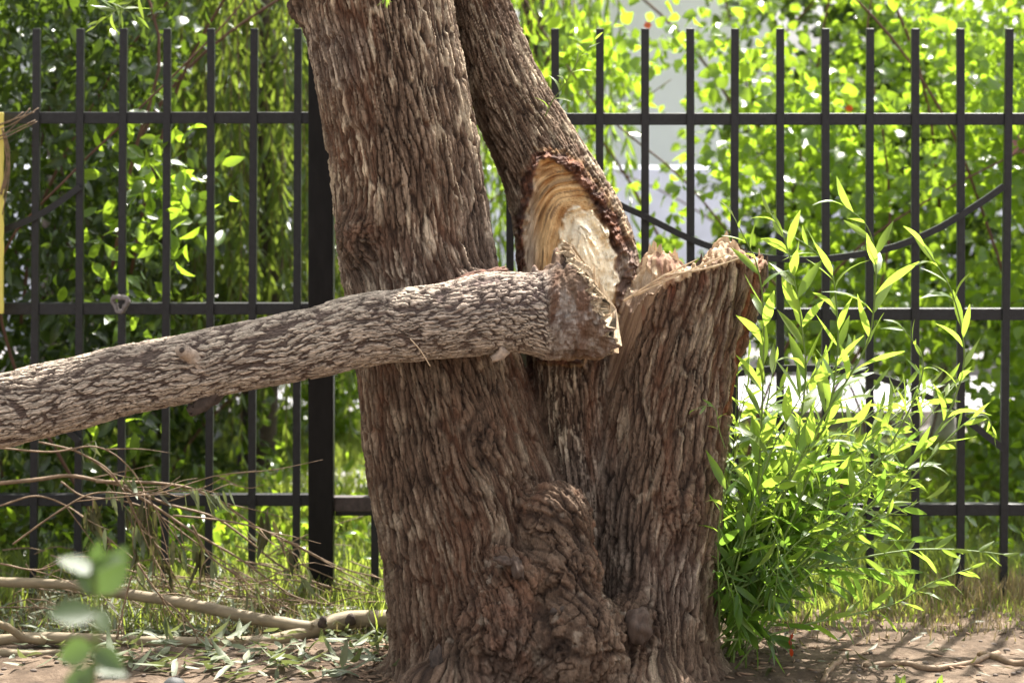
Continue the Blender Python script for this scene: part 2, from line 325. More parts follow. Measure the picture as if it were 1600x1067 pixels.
# rim of the broken stump: row of the torn front rim and of the torn wood behind it
RIMX = [960, 985, 1010, 1040, 1070, 1100, 1140, 1190, 1215]; RIMY = [492, 466, 452, 439, 424, 412, 403, 398, 400]
BKX = [960, 990, 1003, 1010, 1030, 1050, 1062, 1068, 1096, 1104, 1128, 1150, 1162, 1172, 1190, 1205, 1215]; BKY = [480, 440, 412, 400, 396, 402, 412, 424, 418, 398, 378, 388, 402, 408, 398, 412, 430]
def stump_top(x, y):
    px = 800 + x * FP / np.maximum(y, 3); f = sstep(5.86, 5.99, y)
    n1 = .006 * noise(x * 60, y * 60, s=4) + .008 * noise(x * 160, y * 30, s=6)
    return zof(np.interp(px, RIMX, RIMY), 5.83) * (1 - f) + zof(np.interp(px, BKX, BKY), 6.0) * f + n1 - .03 * np.exp(-((y - 5.90) / .03) ** 2)
def limbd(L, x, y, z):
    cx = np.interp(z, L['z'], L['cx']); cy = np.interp(z, L['z'], L['cy']); rx = np.interp(z, L['z'], L['rx']); ry = np.interp(z, L['z'], L['ry'])
    return cx.astype(np.float32), cy.astype(np.float32), rx.astype(np.float32), ry.astype(np.float32)
def smin(a, b, k):
    h = np.maximum(k - np.abs(a - b), 0) / k; return np.minimum(a, b) - h * h * k * .25
def tree_field():
    h = .0060
    xs = np.arange(-.66, .74, h, dtype=np.float32); ys = np.arange(5.38, 6.48, h, dtype=np.float32); zs = np.arange(-.06, 1.86, h, dtype=np.float32)
    X = xs[:, None]; Y = ys[None, :]; S = np.empty((len(xs), len(ys), len(zs)), np.float32)
    for k, z in enumerate(zs):
        d = None
        for L in LIMBS:
            cx, cy, rx, ry = limbd(L, 0, 0, np.array([z])); cx, cy, rx, ry = cx[0], cy[0], rx[0], ry[0]
            X2 = (X - cx) / rx; Y2 = (Y - cy) / ry; e = (np.sqrt(X2 * X2 + Y2 * Y2) - 1) * (.5 * rx + .5 * ry)
            th = np.arctan2(X2, -Y2)
            lo = sstep(.75, .1, np.array([z]))[0]
            e = e - .010 * noise(th * 1.3 + 7, np.full_like(th, z * 2.2), s=int(rx * 0) + 11 + len(L['name'])) - (.006 + .016 * lo) * noise(th * 3.2, np.full_like(th, z * 1.1), s=31 + len(L['name']))
            if L['name'] == 'stump': e = np.maximum(e, z - stump_top(X + 0 * Y, Y + 0 * X))
            d = e if d is None else smin(d, e, .035 if z > .35 else .05)
        for c, r in BLOBS:
            if abs(z - c[2]) < r[2] + .06:
                e = (np.sqrt(((X - c[0]) / r[0]) ** 2 + ((Y - c[1]) / r[1]) ** 2 + ((z - c[2]) / r[2]) ** 2) - 1) * min(r); d = smin(d, e, .035)
        S[:, :, k] = d
    S[0] = S[-1] = 1; S[:, 0] = S[:, -1] = 1; S[:, :, -1] = np.maximum(S[:, :, -1], .5)
    return S, np.array([xs[0], ys[0], zs[0]]), h
def surface_nets(S, o, h):
    g = S < 0; c = np.zeros(tuple(n - 1 for n in S.shape), np.uint8)
    sl = (slice(0, -1), slice(1, None))
    for a in (0, 1):
        for b in (0, 1):
            for d in (0, 1): c += g[sl[a], sl[b], sl[d]]
    act = (c > 0) & (c < 8); ijk = np.argwhere(act); idx = np.full(act.shape, -1, np.int32); idx[act] = np.arange(len(ijk))
    acc = np.zeros((len(ijk), 3), np.float32); cnt = np.zeros(len(ijk), np.float32)
    cs = [(a, b, d) for a in (0, 1) for b in (0, 1) for d in (0, 1)]
    for A in cs:
        for B in cs:
            if sum(abs(p - q) for p, q in zip(A, B)) == 1 and A < B:
                sa = S[ijk[:, 0] + A[0], ijk[:, 1] + A[1], ijk[:, 2] + A[2]]; sb = S[ijk[:, 0] + B[0], ijk[:, 1] + B[1], ijk[:, 2] + B[2]]
                m = (sa < 0) != (sb < 0); t = np.where(m, sa / np.where(m, sa - sb, 1), 0)
                acc += np.where(m[:, None], np.array(A) + t[:, None] * (np.array(B) - np.array(A)), 0); cnt += m
    V = o + h * (ijk + acc / cnt[:, None]); Fs = []
    for ax in range(3):
        a1 = [slice(None)] * 3; a2 = [slice(None)] * 3; a1[ax] = slice(0, -1); a2[ax] = slice(1, None)
        m = g[tuple(a1)] != g[tuple(a2)]; e = np.argwhere(m); u, v = (ax + 1) % 3, (ax + 2) % 3
        e = e[(e[:, u] > 0) & (e[:, v] > 0) & (e[:, u] < S.shape[u] - 1) & (e[:, v] < S.shape[v] - 1)]
        q = []
        for du, dv in ((-1, -1), (0, -1), (0, 0), (-1, 0)):
            f = e.copy(); f[:, u] += du; f[:, v] += dv; q.append(idx[f[:, 0], f[:, 1], f[:, 2]])
        q = np.stack(q, 1); inside = g[e[:, 0], e[:, 1], e[:, 2]]; q[~inside] = q[~inside][:, ::-1]; Fs.append(q)
    return V, np.vstack(Fs)
def subdivide(V, F, lv=1):
    me = mk_mesh('tmp', V, F, M['bark']); o = bpy.data.objects.new('tmp', me); C.objects.link(o)
    m = o.modifiers.new('s', 'SUBSURF'); m.levels = lv; m.render_levels = lv
    dg = bpy.context.evaluated_depsgraph_get(); ev = o.evaluated_get(dg); e = ev.to_mesh()
    nv = len(e.vertices); V2 = np.empty(nv * 3, np.float32); e.vertices.foreach_get('co', V2)
    li = np.empty(len(e.loops), np.int32); e.loops.foreach_get('vertex_index', li)
    N = np.empty(nv * 3, np.float32); e.vertex_normals.foreach_get('vector', N)
    ev.to_mesh_clear(); bpy.data.objects.remove(o); bpy.data.meshes.remove(me)
    return V2.reshape(-1, 3), li.reshape(-1, 4), N.reshape(-1, 3)
def mixc(a, b, t): t = np.asarray(t)[..., None]; return a * (1 - t) + np.asarray(b, float) * t
def terrace(t, k, w_=.25):
    q = t * k; f = np.floor(q); return (f + sstep(1 - w_, 1, q - f)) / k
def bark(u, v, cu, cv, s, tw=1.):
    """braided ridges: long lens-shaped plates with furrows between them; returns height 0..1 and masks"""
    jag = .0016 * noise(u * 260, v * 130, s=s + 20) + .0022 * noise(u * 110, v * 60, s=s + 2)
    wu = .013 * noise(u * 9, v * 4.5, s=s) + .0065 * noise(u * 28, v * 15, s=s + 1) + .0015 * noise(u * 60, v * 38, s=s + 21) + jag
    wv = .02 * noise(u * 24, v * 12, s=s + 3) + .006 * noise(u * 130, v * 60, s=s + 4)
    f1, f2, c1 = vor((u + wu * tw) / cu, (v + wv) / cv, s + 5, 1.); e = f2 - f1
    f1b, f2b, c2 = vor((u + wu * 1.4) / (cu * .55), (v + wv) / (cv * .42), s + 6, 1.); eb = f2b - f1b
    f1d, f2d, c3 = vor((u + jag * 2) / (cu * .5), (v + wv * .4) / (cv * .12), s + 7, 1.); ed = f2d - f1d
    fine = fbm(u * 210, v * 80, s=s + 8, o=3); md = fbm(u * 55, v * 12, s=s + 13, o=3)
    plate = sstep(.03, .27, e + .10 * md); p2 = sstep(.0, .2, eb)
    rid = 1 - np.abs(noise((u + wu) / cu, v * .8 / cv, s=s + 9)); rid = rid ** 3
    ter = terrace(np.clip(.5 + .8 * md + .2 * (c1 - .5), 0, 1), 4, .22)
    h = plate * (.30 + .22 * c1 + .26 * ter + .22 * rid) * (.76 + .24 * p2) + .07 * fine
    h = h - .13 * (1 - sstep(0, .09, ed)) * plate
    # thin raised crests that run into each other
    ln = 1 - np.abs(noise((u + wu * .8) / (cu * 1.15), (v + wv) / (cv * 1.15), s=s + 30)); ln2 = 1 - np.abs(noise((u + wu * .8) / (cu * .8) + 40, (v + wv) / (cv * .8), s=s + 31))
    # two families of slanting ridges that cross: a net with lens shaped furrows
    uu = u + wu * .75; sl_ = .13
    ra = 1 - np.abs(noise((uu + sl_ * v) / (cu * 1.0), v / (cv * 1.6), s=s + 40)) * 1.25; rb = 1 - np.abs(noise((uu - sl_ * v) / (cu * 1.0) + 9, v / (cv * 1.6), s=s + 41)) * 1.25
    net = np.maximum(ra, rb); net = sstep(.38, .90, net)
    h = .92 * h * (.80 + .20 * net) + .10 * plate * net
    rid = sstep(.25, .8, net) * np.maximum(sstep(.80, .91, ln + .06 * (c1 - .5)), .7 * sstep(.86, .94, ln2)) * sstep(-.5, .0, noise(u * 20, v * 10, s=s + 32))
    h = h + .14 * rid
    return np.clip(h, -.15, 1.15), c1, rid, fine
WOUND = [(838, 246), (856, 240), (884, 247), (905, 262), (924, 286), (944, 316), (960, 340), (972, 372), (985, 400), (990, 440), (984, 480), (970, 520), (905, 560), (850, 560), (818, 500), (811, 430), (811, 380), (815, 330), (824, 285), (832, 262)]
CREAM = [(878, 345), (885, 328), (905, 324), (925, 330), (940, 348), (952, 372), (962, 400), (965, 430), (958, 470), (966, 500), (950, 520), (900, 520), (872, 470), (866, 430), (868, 385)]
SLIVER = [(1001, 400), (1018, 428), (1036, 440), (1018, 472), (1000, 505), (984, 548), (966, 590), (950, 612), (946, 596), (952, 560), (960, 520), (972, 470), (985, 440)]
def build_tree():
    S, o, h = tree_field(); V, F = surface_nets(S, o, h); V, F, N = subdivide(V, F, 1)
    x, y, z = V[:, 0], V[:, 1], V[:, 2]; px = 800 + x * FP / y; py = HZ + (CH - z) * FP / y
    n = len(V); ds = []; H = []; CC = []
    for i, L in enumerate(LIMBS):
        cx, cy, rx, ry = limbd(L, x, y, z); X2 = (x - cx) / rx; Y2 = (y - cy) / ry
        d = (np.sqrt(X2 * X2 + Y2 * Y2) - 1) * .5 * (rx + ry); ds.append(d)
    ds = np.stack(ds, 1); dm = ds.min(1)[:, None]; wts = np.exp(-(ds - dm) / .008); wts[wts < .03] = 0; wts /= wts.sum(1)[:, None]
    UVs = np.zeros((n, 3, 2)); hh = np.zeros(n); rid = np.zeros(n); c1 = np.zeros(n); fine = np.zeros(n)
    db = np.full(n, 9.)
    for k, (c, r) in enumerate(BLOBS):
        e = (np.sqrt(((x - c[0]) / r[0]) ** 2 + ((y - c[1]) / r[1]) ** 2 + ((z - c[2]) / r[2]) ** 2) - 1) * min(r)
        if k in (9, 10, 11, 12): e = e + .05
        db = np.minimum(db, e)
    burl = 1 - sstep(0.0, .055, db)
    for i, L in enumerate(LIMBS):
        th = np.arctan2((x - limbd(L, x, y, z)[0]) / limbd(L, x, y, z)[2], -(y - limbd(L, x, y, z)[1]) / limbd(L, x, y, z)[3]); UVs[:, i, 0] = th * L['rref'] * .8 + burl * .02 * noise(x * 11, z * 9, s=77); UVs[:, i, 1] = np.interp(z, L['z'], L['s']) + burl * .03 * noise(x * 9, z * 9, s=87)
        m = wts[:, i] > 0
        cx, cy, rx, ry = limbd(L, x[m], y[m], z[m]); th = np.arctan2((x[m] - cx) / rx, -(y[m] - cy) / ry)
        u = th * L['rref']; v = np.interp(z[m], L['z'], L['s'])
        u = u + burl[m] * .022 * noise(x[m] * 11, z[m] * 9, s=77 + i) ; v = v + burl[m] * .06 * noise(x[m] * 9, z[m] * 9, s=87 + i)
        lowm = sstep(.7, .2, z[m])
        u = u + lowm * .02 * noise(x[m] * 6, z[m] * 4, s=57)
        a, b, c, f = bark(u, v, L['cu'], L['cv'], 100 + 40 * i, 1 + .8 * burl[m] )
        wv = wts[m, i]; hh[m] += a * wv; c1[m] += b * wv; rid[m] += c * wv; fine[m] += f * wv
    # contorted lumps on the burls
    lump = fbm(x * 26, y * 26, z * 26, s=3, o=4); rgb_ = np.abs(noise(x * 42 + lump * 2, y * 42, z * 30 + lump * 2.5, s=21))
    hb = .5 + .6 * lump + .35 * (.5 - rgb_) + .25 * fbm(x * 90 + 2 * lump, y * 70, z * 40, s=33, o=3) ; hh = hh * (1 - .5 * burl) + terrace(np.clip(hb, 0, 1), 5, .3) * .5 * burl - .25 * burl * (1 - sstep(0, .12, np.abs(noise(x * 34 + 1.5 * lump, y * 34, z * 22 + 2 * lump, s=41))))
    ns = np.array(ds.argmin(1))
    amp = np.where(ns == 0, .014, np.where(ns == 1, .012, .016)); amp = amp + .010 * burl + .004 * sstep(.75, .2, z)
    disp = amp * (hh - .55)
    # colour of the bark
    dark = np.array([.046, .027, .018]); mid = np.array([.140, .088, .058]); tan = np.array([.275, .195, .135])
    col = mixc(np.broadcast_to(dark, (n, 3)), mid, sstep(.0, .30, hh)); ct = sstep(.42, .74, hh + .10 * fine + .12 * noise(x * 5, z * 4, s=66))
    pale = np.where(ns == 0, .40 + .60 * sstep(.75, 1.2, z), np.where(ns == 1, .9, .42)); col = mixc(col, tan, ct * pale)
    crest = rid * np.where(ns == 0, .35 + .6 * sstep(.7, 1.1, z), np.where(ns == 1, .9, .4)) * (1 - burl); col = mixc(col, (.60, .48, .34), .95 * crest)
    red = sstep(.05, .5, noise(x * 14, z * 3.2, y * 5, s=91) + .35 * noise(x * 45, z * 9, y * 9, s=92)) * (1 - sstep(.35, .6, hh)) ; col = mixc(col, (.17, .08, .046), .5 * red)
    grey = sstep(.1, .6, noise(x * 5, z * 4, y * 5, s=95)); col = mixc(col, col.mean(1)[:, None] * np.array([1.22, 1, .86]), .4 * grey)
    burred = burl * sstep(.1, .5, lump + .3 * noise(x * 9, z * 9, s=5)); col = mixc(col, (.18, .08, .045), .45 * burred); bd_ = burl * sstep(.55, .2, hh); col = mixc(col, (.035, .021, .015), .7 * bd_)
    sp = burl * sstep(.28, .5, fbm(x * 34, y * 30, z * 34, s=44)) ; col = mixc(col, (.36, .29, .22), .6 * sp)
    part_id = ns.copy()            # 0 trunk 1 limb 2 stump 3 burl 4 wound wood 5 stump wood
    part_id[(burl > .5) & (z < .75)] = 3
    # --- the torn wound on the leaning limb
    front = (ns == 1) & (y < np.interp(z, LIMBS[1]['z'], LIMBS[1]['cy']) + .03)
    m = front & (px > 780) & (px < 1030) & (py > 215) & (py < 600)
    X_, Y_ = px[m], py[m]; jag = 5 * noise(X_ * .06, Y_ * .05, s=8) + 3 * noise(X_ * .2, Y_ * .15, s=9)
    sd_ = sdpoly(X_, Y_, WOUND) + jag; sc_ = sdpoly(X_, Y_, CREAM) + 1.1 * jag
    inw = 1 - sstep(-3, 3, sd_); inc = 1 - sstep(-3, 3, sc_)
    # rim: thick torn red-brown bark, thicker on the upper right
    rimw = np.interp(X_, [810, 860, 930, 990], [9, 12, 30, 26]); rim = np.exp(-((sd_ + rimw * .2) / rimw) ** 2)
    ax_ = sdpoly(X_, Y_, CREAM) + 3 * noise(X_ * .02, Y_ * .02, s=14)        # fibres bend round the torn heart
    fib = noise(ax_ * .22, Y_ * .018, s=15) * .5 + noise(ax_ * .6, Y_ * .03, s=16) * .3 + noise(ax_ * 1.3, Y_ * .07, s=18) * .2
    step = noise(ax_ * .07, Y_ * .02, s=25)
    cr = fbm(X_ * .07 + 3 * fib, Y_ * .045, s=35, o=4)
    off = .034 * inw * sstep(0, -16, sd_) + inw * (.018 * fib + .022 * step) - inc * (.022 + .010 * cr + .009 * fib) - .010 * rim * (1.1 + 1.6 * noise(X_ * .09, Y_ * .09, s=6) + 1.2 * noise(X_ * .22 + Y_ * .1, Y_ * .22, s=7))
    dd = disp[m] * (1 - inw); disp[m] = dd
    V[m, 1] += off
    wc = mixc(np.broadcast_to(np.array([.76, .50, .24]), (m.sum(), 3)), (.44, .21, .07), sstep(-.1, .55, fib + .5 * noise(X_ * .05, Y_ * .03, s=51)))
    wc = mixc(wc, (.50, .42, .33), sstep(850, 828, X_) * .8)
    wc = mixc(wc, (.11, .06, .04), sstep(.35, .6, noise(ax_ * .35, Y_ * .03, s=52)) * .6)
    wc = mixc(wc, (.42, .2, .07), .7 * sstep(300, 262, Y_) * sstep(.0, .4, noise(X_ * .08, Y_ * .1, s=53) + .2))
    crm = mixc(np.broadcast_to(np.array([.94, .80, .57]), (m.sum(), 3)), (.70, .48, .25), sstep(.12, .5, cr + .5 * fib)); crm = mixc(crm, (.93, .82, .62), sstep(.1, .5, noise(X_ * .05, Y_ * .05, s=62)))
    wc = mixc(wc, crm, inc)
    rcol = mixc(np.broadcast_to(np.array([.12, .052, .032]), (m.sum(), 3)), (.26, .12, .07), sstep(0, .6, noise(X_ * .12, Y_ * .16, s=71))); rcol = mixc(rcol, (.06, .035, .028), sstep(.0, .5, noise(X_ * .07, Y_ * .1, s=72)) * .7)
    rb = sstep(-rimw * .95, -rimw * .45, sd_) * (sd_ < 9) * sstep(14, 4, sd_); wc = mixc(wc, rcol, rb * (inc < .5))
    rl = sstep(955, 968, X_) * sstep(375, 390, Y_); wc = mixc(wc, mixc(np.broadcast_to(np.array([.20, .13, .10]), (m.sum(), 3)), (.36, .28, .22), sstep(0, .5, noise(X_ * .15, Y_ * .08, s=73))), rl * (inc < .5))
    hm = np.maximum(inw, sstep(16, 2, sd_)); col[m] = mixc(col[m], wc, hm * (1 - .0))
    ii = np.where(m)[0]; part_id[ii[sd_ < -2]] = 4
    # --- the sliver of bare wood and the torn top of the stump
    st = ns == 2
    nz_ = N[:, 2]; top = st & (z > stump_top(x, y) - .016) & (z > .85)
    tc = mixc(np.broadcast_to(np.array([.42, .29, .18]), (n, 3)), (.20, .12, .075), sstep(-.2, .4, noise(x * 190, z * 40, y * 60, s=81))); tc = mixc(tc, (.66, .52, .36), sstep(.1, .5, noise(x * 60, z * 30, y * 40, s=82)))
    col[top] = tc[top]; disp[top] = .006 * noise(x[top] * 150, y[top] * 60, z[top] * 40, s=83); part_id[top] = 5
    m = st & (px > 930) & (px < 1060) & (py > 390) & (py < 660) & (y < 5.98)
    X_, Y_ = px[m], py[m]; sd_ = sdpoly(X_, Y_, SLIVER) + 2.5 * noise(X_ * .1, Y_ * .05, s=19); inn = 1 - sstep(-2, 2, sd_)
    fx = X_ + .32 * (Y_ - 400); fb = noise(fx * .25, Y_ * .012, s=28) * .6 + noise(fx * .9, Y_ * .03, s=29) * .4
    wc = mixc(np.broadcast_to(np.array([.30, .205, .135]), (m.sum(), 3)), (.15, .09, .06), sstep(-.15, .4, fb)); wc = mixc(wc, (.52, .41, .29), sstep(470, 420, Y_) * .8)
    col[m] = mixc(col[m], wc, inn); disp[m] = disp[m] * (1 - inn) - inn * (.008 - .007 * fb)
    ii = np.where(m)[0]; part_id[ii[sd_ < 0]] = 5
    # reddish torn strip down the right side of the stump and red stain under its rim
    m = st & (px > 1000) & (py > 380) & (py < 720); X_, Y_ = px[m], py[m]
    ln = np.interp(Y_, [400, 470, 560, 640, 720], [1192, 1176, 1160, 1140, 1122]); q = np.exp(-((X_ - ln + 5 * noise(Y_ * .05, Y_ * 0, s=2)) / 6.) ** 2) * (Y_ < 650); col[m] = mixc(col[m], (.22, .065, .03), q * .85); disp[m] -= .012 * q
    q = np.exp(-((X_ - ln + 9) / 3.) ** 2) * (Y_ < 560); col[m] = mixc(col[m], (.5, .36, .22), q * .7)
    rd = sstep(.0, .5, noise(X_ * .06, Y_ * .02, s=3)) * sstep(75, 10, Y_ - np.interp(X_, RIMX, RIMY)); col[m] = mixc(col[m], (.16, .05, .028), rd * .5)
    # recess and reddish crack beneath the log
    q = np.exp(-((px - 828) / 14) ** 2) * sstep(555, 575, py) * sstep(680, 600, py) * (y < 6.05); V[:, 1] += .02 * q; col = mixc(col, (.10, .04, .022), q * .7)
    # split seam between trunk and stump
    cxs = np.interp(py, [540, 600, 700, 800], [940, 925, 918, 940]); q = np.exp(-((px - cxs) / 6) ** 2) * sstep(530, 560, py) * sstep(820, 700, py) * (y < 6.0); col = mixc(col, (.17, .07, .035), q * .5)
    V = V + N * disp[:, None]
    # dirt splash at the foot
    col = mixc(col, (.16, .11, .08), .5 * sstep(.14, .0, z + .05 * noise(x * 9, y * 9, s=2)))
    cx0 = W(880, 1067, 5.9); root = empty('willow_tree', (cx0[0], 5.9, 0), 'large broken willow with deeply furrowed brown bark, leaning limb and torn cream wound', 'tree')
    fl = part_id[F].max(1)
    names = {0: ('trunk', M['bark'], 'thick upright trunk of furrowed brown bark'), 1: ('leaning_limb', M['bark'], 'limb leaning up behind the main trunk'), 2: ('broken_trunk', M['bark'], 'right hand trunk snapped off at chest height'),
             3: ('burl', M['bark'], 'knotted lumpy swelling low on the trunk'), 4: ('torn_wound', M['wood'], 'bare cream and tan wood of the tear'), 5: ('torn_wood', M['wood'], 'splintered bare wood on top of the broken trunk')}
    objs = {}
    for k, (nm, mt, lb) in names.items():
        f = F[fl == k]
        if not len(f): continue
        used, inv = np.unique(f, return_inverse=True)
        objs[k] = part(nm, V[used], inv.reshape(-1, 4), mt, root, col=col[used], buv=UVs[used, k if k < 3 else 0]); objs[k]['label'] = lb
    return root, objs
TREE, TP = build_tree()

def chunk(name, parent, c, size, mat, seed, rot=(0, 0, 0), rough=.3, seg=10, flat=False):
    """rough lump or stub: a displaced spheroid"""
    th = np.linspace(0, 2 * np.pi, seg * 2, endpoint=False); ph = np.linspace(.02, np.pi - .02, seg)
    T, P_ = np.meshgrid(th, ph, indexing='ij'); d = np.stack([np.cos(T) * np.sin(P_), np.sin(T) * np.sin(P_), np.cos(P_)], -1).reshape(-1, 3)
    r = 1 + rough * fbm(d[:, 0] * 2.5 + seed, d[:, 1] * 2.5, d[:, 2] * 2.5, s=seed); V = d * r[:, None]
    if flat: V[:, 1] = np.maximum(V[:, 1], -.35)
    V = V * np.array(size); Rm = np.array(Matrix.Rotation(rot[0], 3, 'X') @ Matrix.Rotation(rot[1], 3, 'Y') @ Matrix.Rotation(rot[2], 3, 'Z')); V = V @ Rm.T + np.array(c)
    n1, n2 = len(th), len(ph); idx = np.arange(n1 * n2).reshape(n1, n2); a = idx[:, :-1]; b = idx[:, 1:]
    F = np.stack([a, b, np.roll(b, -1, 0), np.roll(a, -1, 0)], -1).reshape(-1, 4)
    colr = None
    return part(name, V, F, mat, parent)
def stub(name, parent, c, d, r, ln, mat, endmat, ring=True, sq=(1, 1)):
    """sawn or broken branch stub: a short tapered tube with a dished end face"""
    d = np.array(d, float); d /= np.linalg.norm(d); c = np.array(c)
    P = [c - d * ln, c - d * ln * .6, c - d * ln * .25, c - d * .002, c]; V, F = tube(P, [r * 1.6, r * 1.2, r * 1.04, r, r * .93], 20, False)
    V += rng.normal(0, r * .03, V.shape); o = part(name, V, F, mat, parent)
    V, F = tube([c - d * .012, c - d * .001, c - d * .004], [r * .98, r * .96, r * .4], 20, True); V += rng.normal(0, r * .02, V.shape)
    part('cut_face', V, F, endmat, o, smooth=False); return o
M['stubbark'] = simple('stub_bark', (.062, .044, .034), .9, ns=70, var=.45, bd=.006)
ST = chunk('branch_stub', TREE, W(996, 978, 5.60), (.030, .045, .042), M['cutwood'], 14, rot=(R(-8), R(18), R(20)), rough=.45, seg=18); ST['label'] = 'dark weathered branch stub low on the tree'
chunk('branch_stub', TREE, W(808, 888, 5.565), (.014, .03, .028), M['cutwood'], 15, rot=(0, R(-15), 0), rough=.5, seg=14)
chunk('branch_stub', TREE, W(787, 876, 5.56), (.022, .02, .010), M['cutwood'], 16, rot=(0, R(14), 0), rough=.6, seg=12)
chunk('knob', TREE, W(1064, 814, 5.745), (.012, .012, .012), M['stubbark'], 4)
chunk('knob', TREE, W(1067, 796, 5.75), (.009, .009, .011), M['stubbark'], 5)
chunk('knob', TREE, W(683, 1032, 5.545), (.014, .012, .034), M['stubbark'], 8, rough=.9)
chunk('knob', TREE, W(865, 955, 5.545), (.008, .008, .008), M['stubbark'], 7)
chunk('knob', TREE, W(880, 952, 5.545), (.008, .008, .008), M['stubbark'], 9)
# splinters standing on the broken trunk
def splinter(name, parent, px, py0, py1, D, wpx, mat, lean=0, seed=0):
    s = D / FP; r_ = np.random.default_rng(seed + 50); n = 7; P = []
    b = W(px, py0, D); t = W(px + lean, py1, D); V = []; 
    for i in range(n):
        f = i / (n - 1); c = b * (1 - f) + t * f; wd = wpx * s * .5 * (1 - .5 * f ** 2) ; dp = .010 * (1 - .6 * f)
        for (a, q) in ((-1, -.6), (-.3, -1), (.5, -.8), (1, .2), (.2, 1), (-.8, .7)):
            V.append(c + np.array([a * wd + r_.normal(0, wd * .08), q * dp + r_.normal(0, .001), (r_.normal(0, .012) if i == n - 1 else 0)]))
    V = np.array(V); idx = np.arange(n * 6).reshape(n, 6); a = idx[:-1]; bb = idx[1:]
    F = np.stack([a, np.roll(a, -1, 1), np.roll(bb, -1, 1), bb], -1).reshape(-1, 4)
    V = np.vstack([V, V[-6:].mean(0) - np.array([0, 0, .006])]); k = len(V) - 1; l6 = idx[-1]
    F3 = np.stack([l6, np.roll(l6, -1), np.full(6, k)], 1); return part(name, V, [F, F3], mat, parent, smooth=False)
for i, a in enumerate([(1016, 430, 386, 6.0, 22, 4), (1030, 430, 394, 5.98, 24, -2), (1046, 428, 392, 6.0, 20, 5), (1054, 428, 404, 5.97, 16, 2), (1008, 440, 406, 5.96, 18, 2), (1128, 412, 372, 6.0, 40, 4), (1114, 412, 384, 5.98, 26, 8), (1146, 412, 386, 6.0, 22, 2), (1186, 420, 396, 5.98, 14, 3), (1196, 450, 404, 5.97, 9, 2), (1170, 412, 400, 6.0, 14, 0), (1090, 420, 402, 6.0, 18, 10)]):
    splinter('splinter', TREE, *a[:5], M['palewood'] if i < 9 else M['cutwood'], a[5], i)
# long thin splinters lying along the rim
for i, (a, b, r_) in enumerate([((975, 470), (1090, 405), .0035), ((990, 462), (1150, 392), .004), ((1015, 446), (1132, 398), .0028), ((1040, 430), (1178, 396), .0035)]):
    P = smooth_path([W(*a, 5.80), W((a[0] + b[0]) / 2, (a[1] + b[1]) / 2 - 4 + 3 * i, 5.80), W(*b, 5.83)], 14); rr = np.linspace(1, .5, 14) * r_ * (1 + .3 * rng.normal(size=14)); rr = np.abs(rr)
    V, F = tube(P, rr, 5); part('splinter', V, F, M['palewood'], TREE, smooth=False)
M['redbark'] = simple('torn_red_bark', (.13, .060, .038), .9, ns=90, var=.6, bd=.006)
# reddish torn bark where the log lies against the trunk
for i, a in enumerate([(742, 430, .045, .007), (775, 424, .03, .008), (718, 440, .02, .006)]):
    chunk('torn_bark', TREE, W(a[0], a[1], 5.70), (a[2], .02, a[3]), M['redbark'], 40 + i, rot=(0, R(-12), 0), rough=.9, seg=16)

# upper trunk and crown, above the picture
def limb_up(P, r, seg=20, s=1):
    P = smooth_path(P, 60); rr = smooth_path(np.array(r)[:, None], 60)[:, 0]; V, F = tube(P, rr, 60, True)
    n = .008 * fbm(V[:, 0] * 30, V[:, 1] * 30, V[:, 2] * 6, s=s); c = P[np.minimum(np.arange(len(V)) // 60, 59)]; d = V - c; d /= np.linalg.norm(d, axis=1)[:, None] + 1e-6
    V = V + d * n[:, None]; h = fbm(V[:, 0] * 60, V[:, 1] * 60, V[:, 2] * 9, s=s + 3) + .5
    return V, F, mixc(np.broadcast_to(np.array([.06, .035, .025]), (len(V), 3)), (.26, .2, .15), sstep(.2, .8, h))
L0, L1 = LIMBS[0], LIMBS[1]
def axis(L, z): return np.array([np.interp(z, L['z'], L['cx']), np.interp(z, L['z'], L['cy']), z])
for L, P, r in ((L0, [axis(L0, 1.78), axis(L0, 1.9), (-.55, 6.02, 2.4), (-.75, 6.1, 3.1), (-.8, 6.0, 4.0)], [.19, .185, .16, .12, .05]), (L1, [axis(L1, 1.78), axis(L1, 1.9), (-.42, 6.35, 2.3), (-.35, 6.8, 3.0), (.1, 7.2, 3.8)], [.105, .1, .09, .07, .03])):
    V, F, c = limb_up(P, r, s=3); part('bough', V, F, M['endbark'], TREE, col=c)

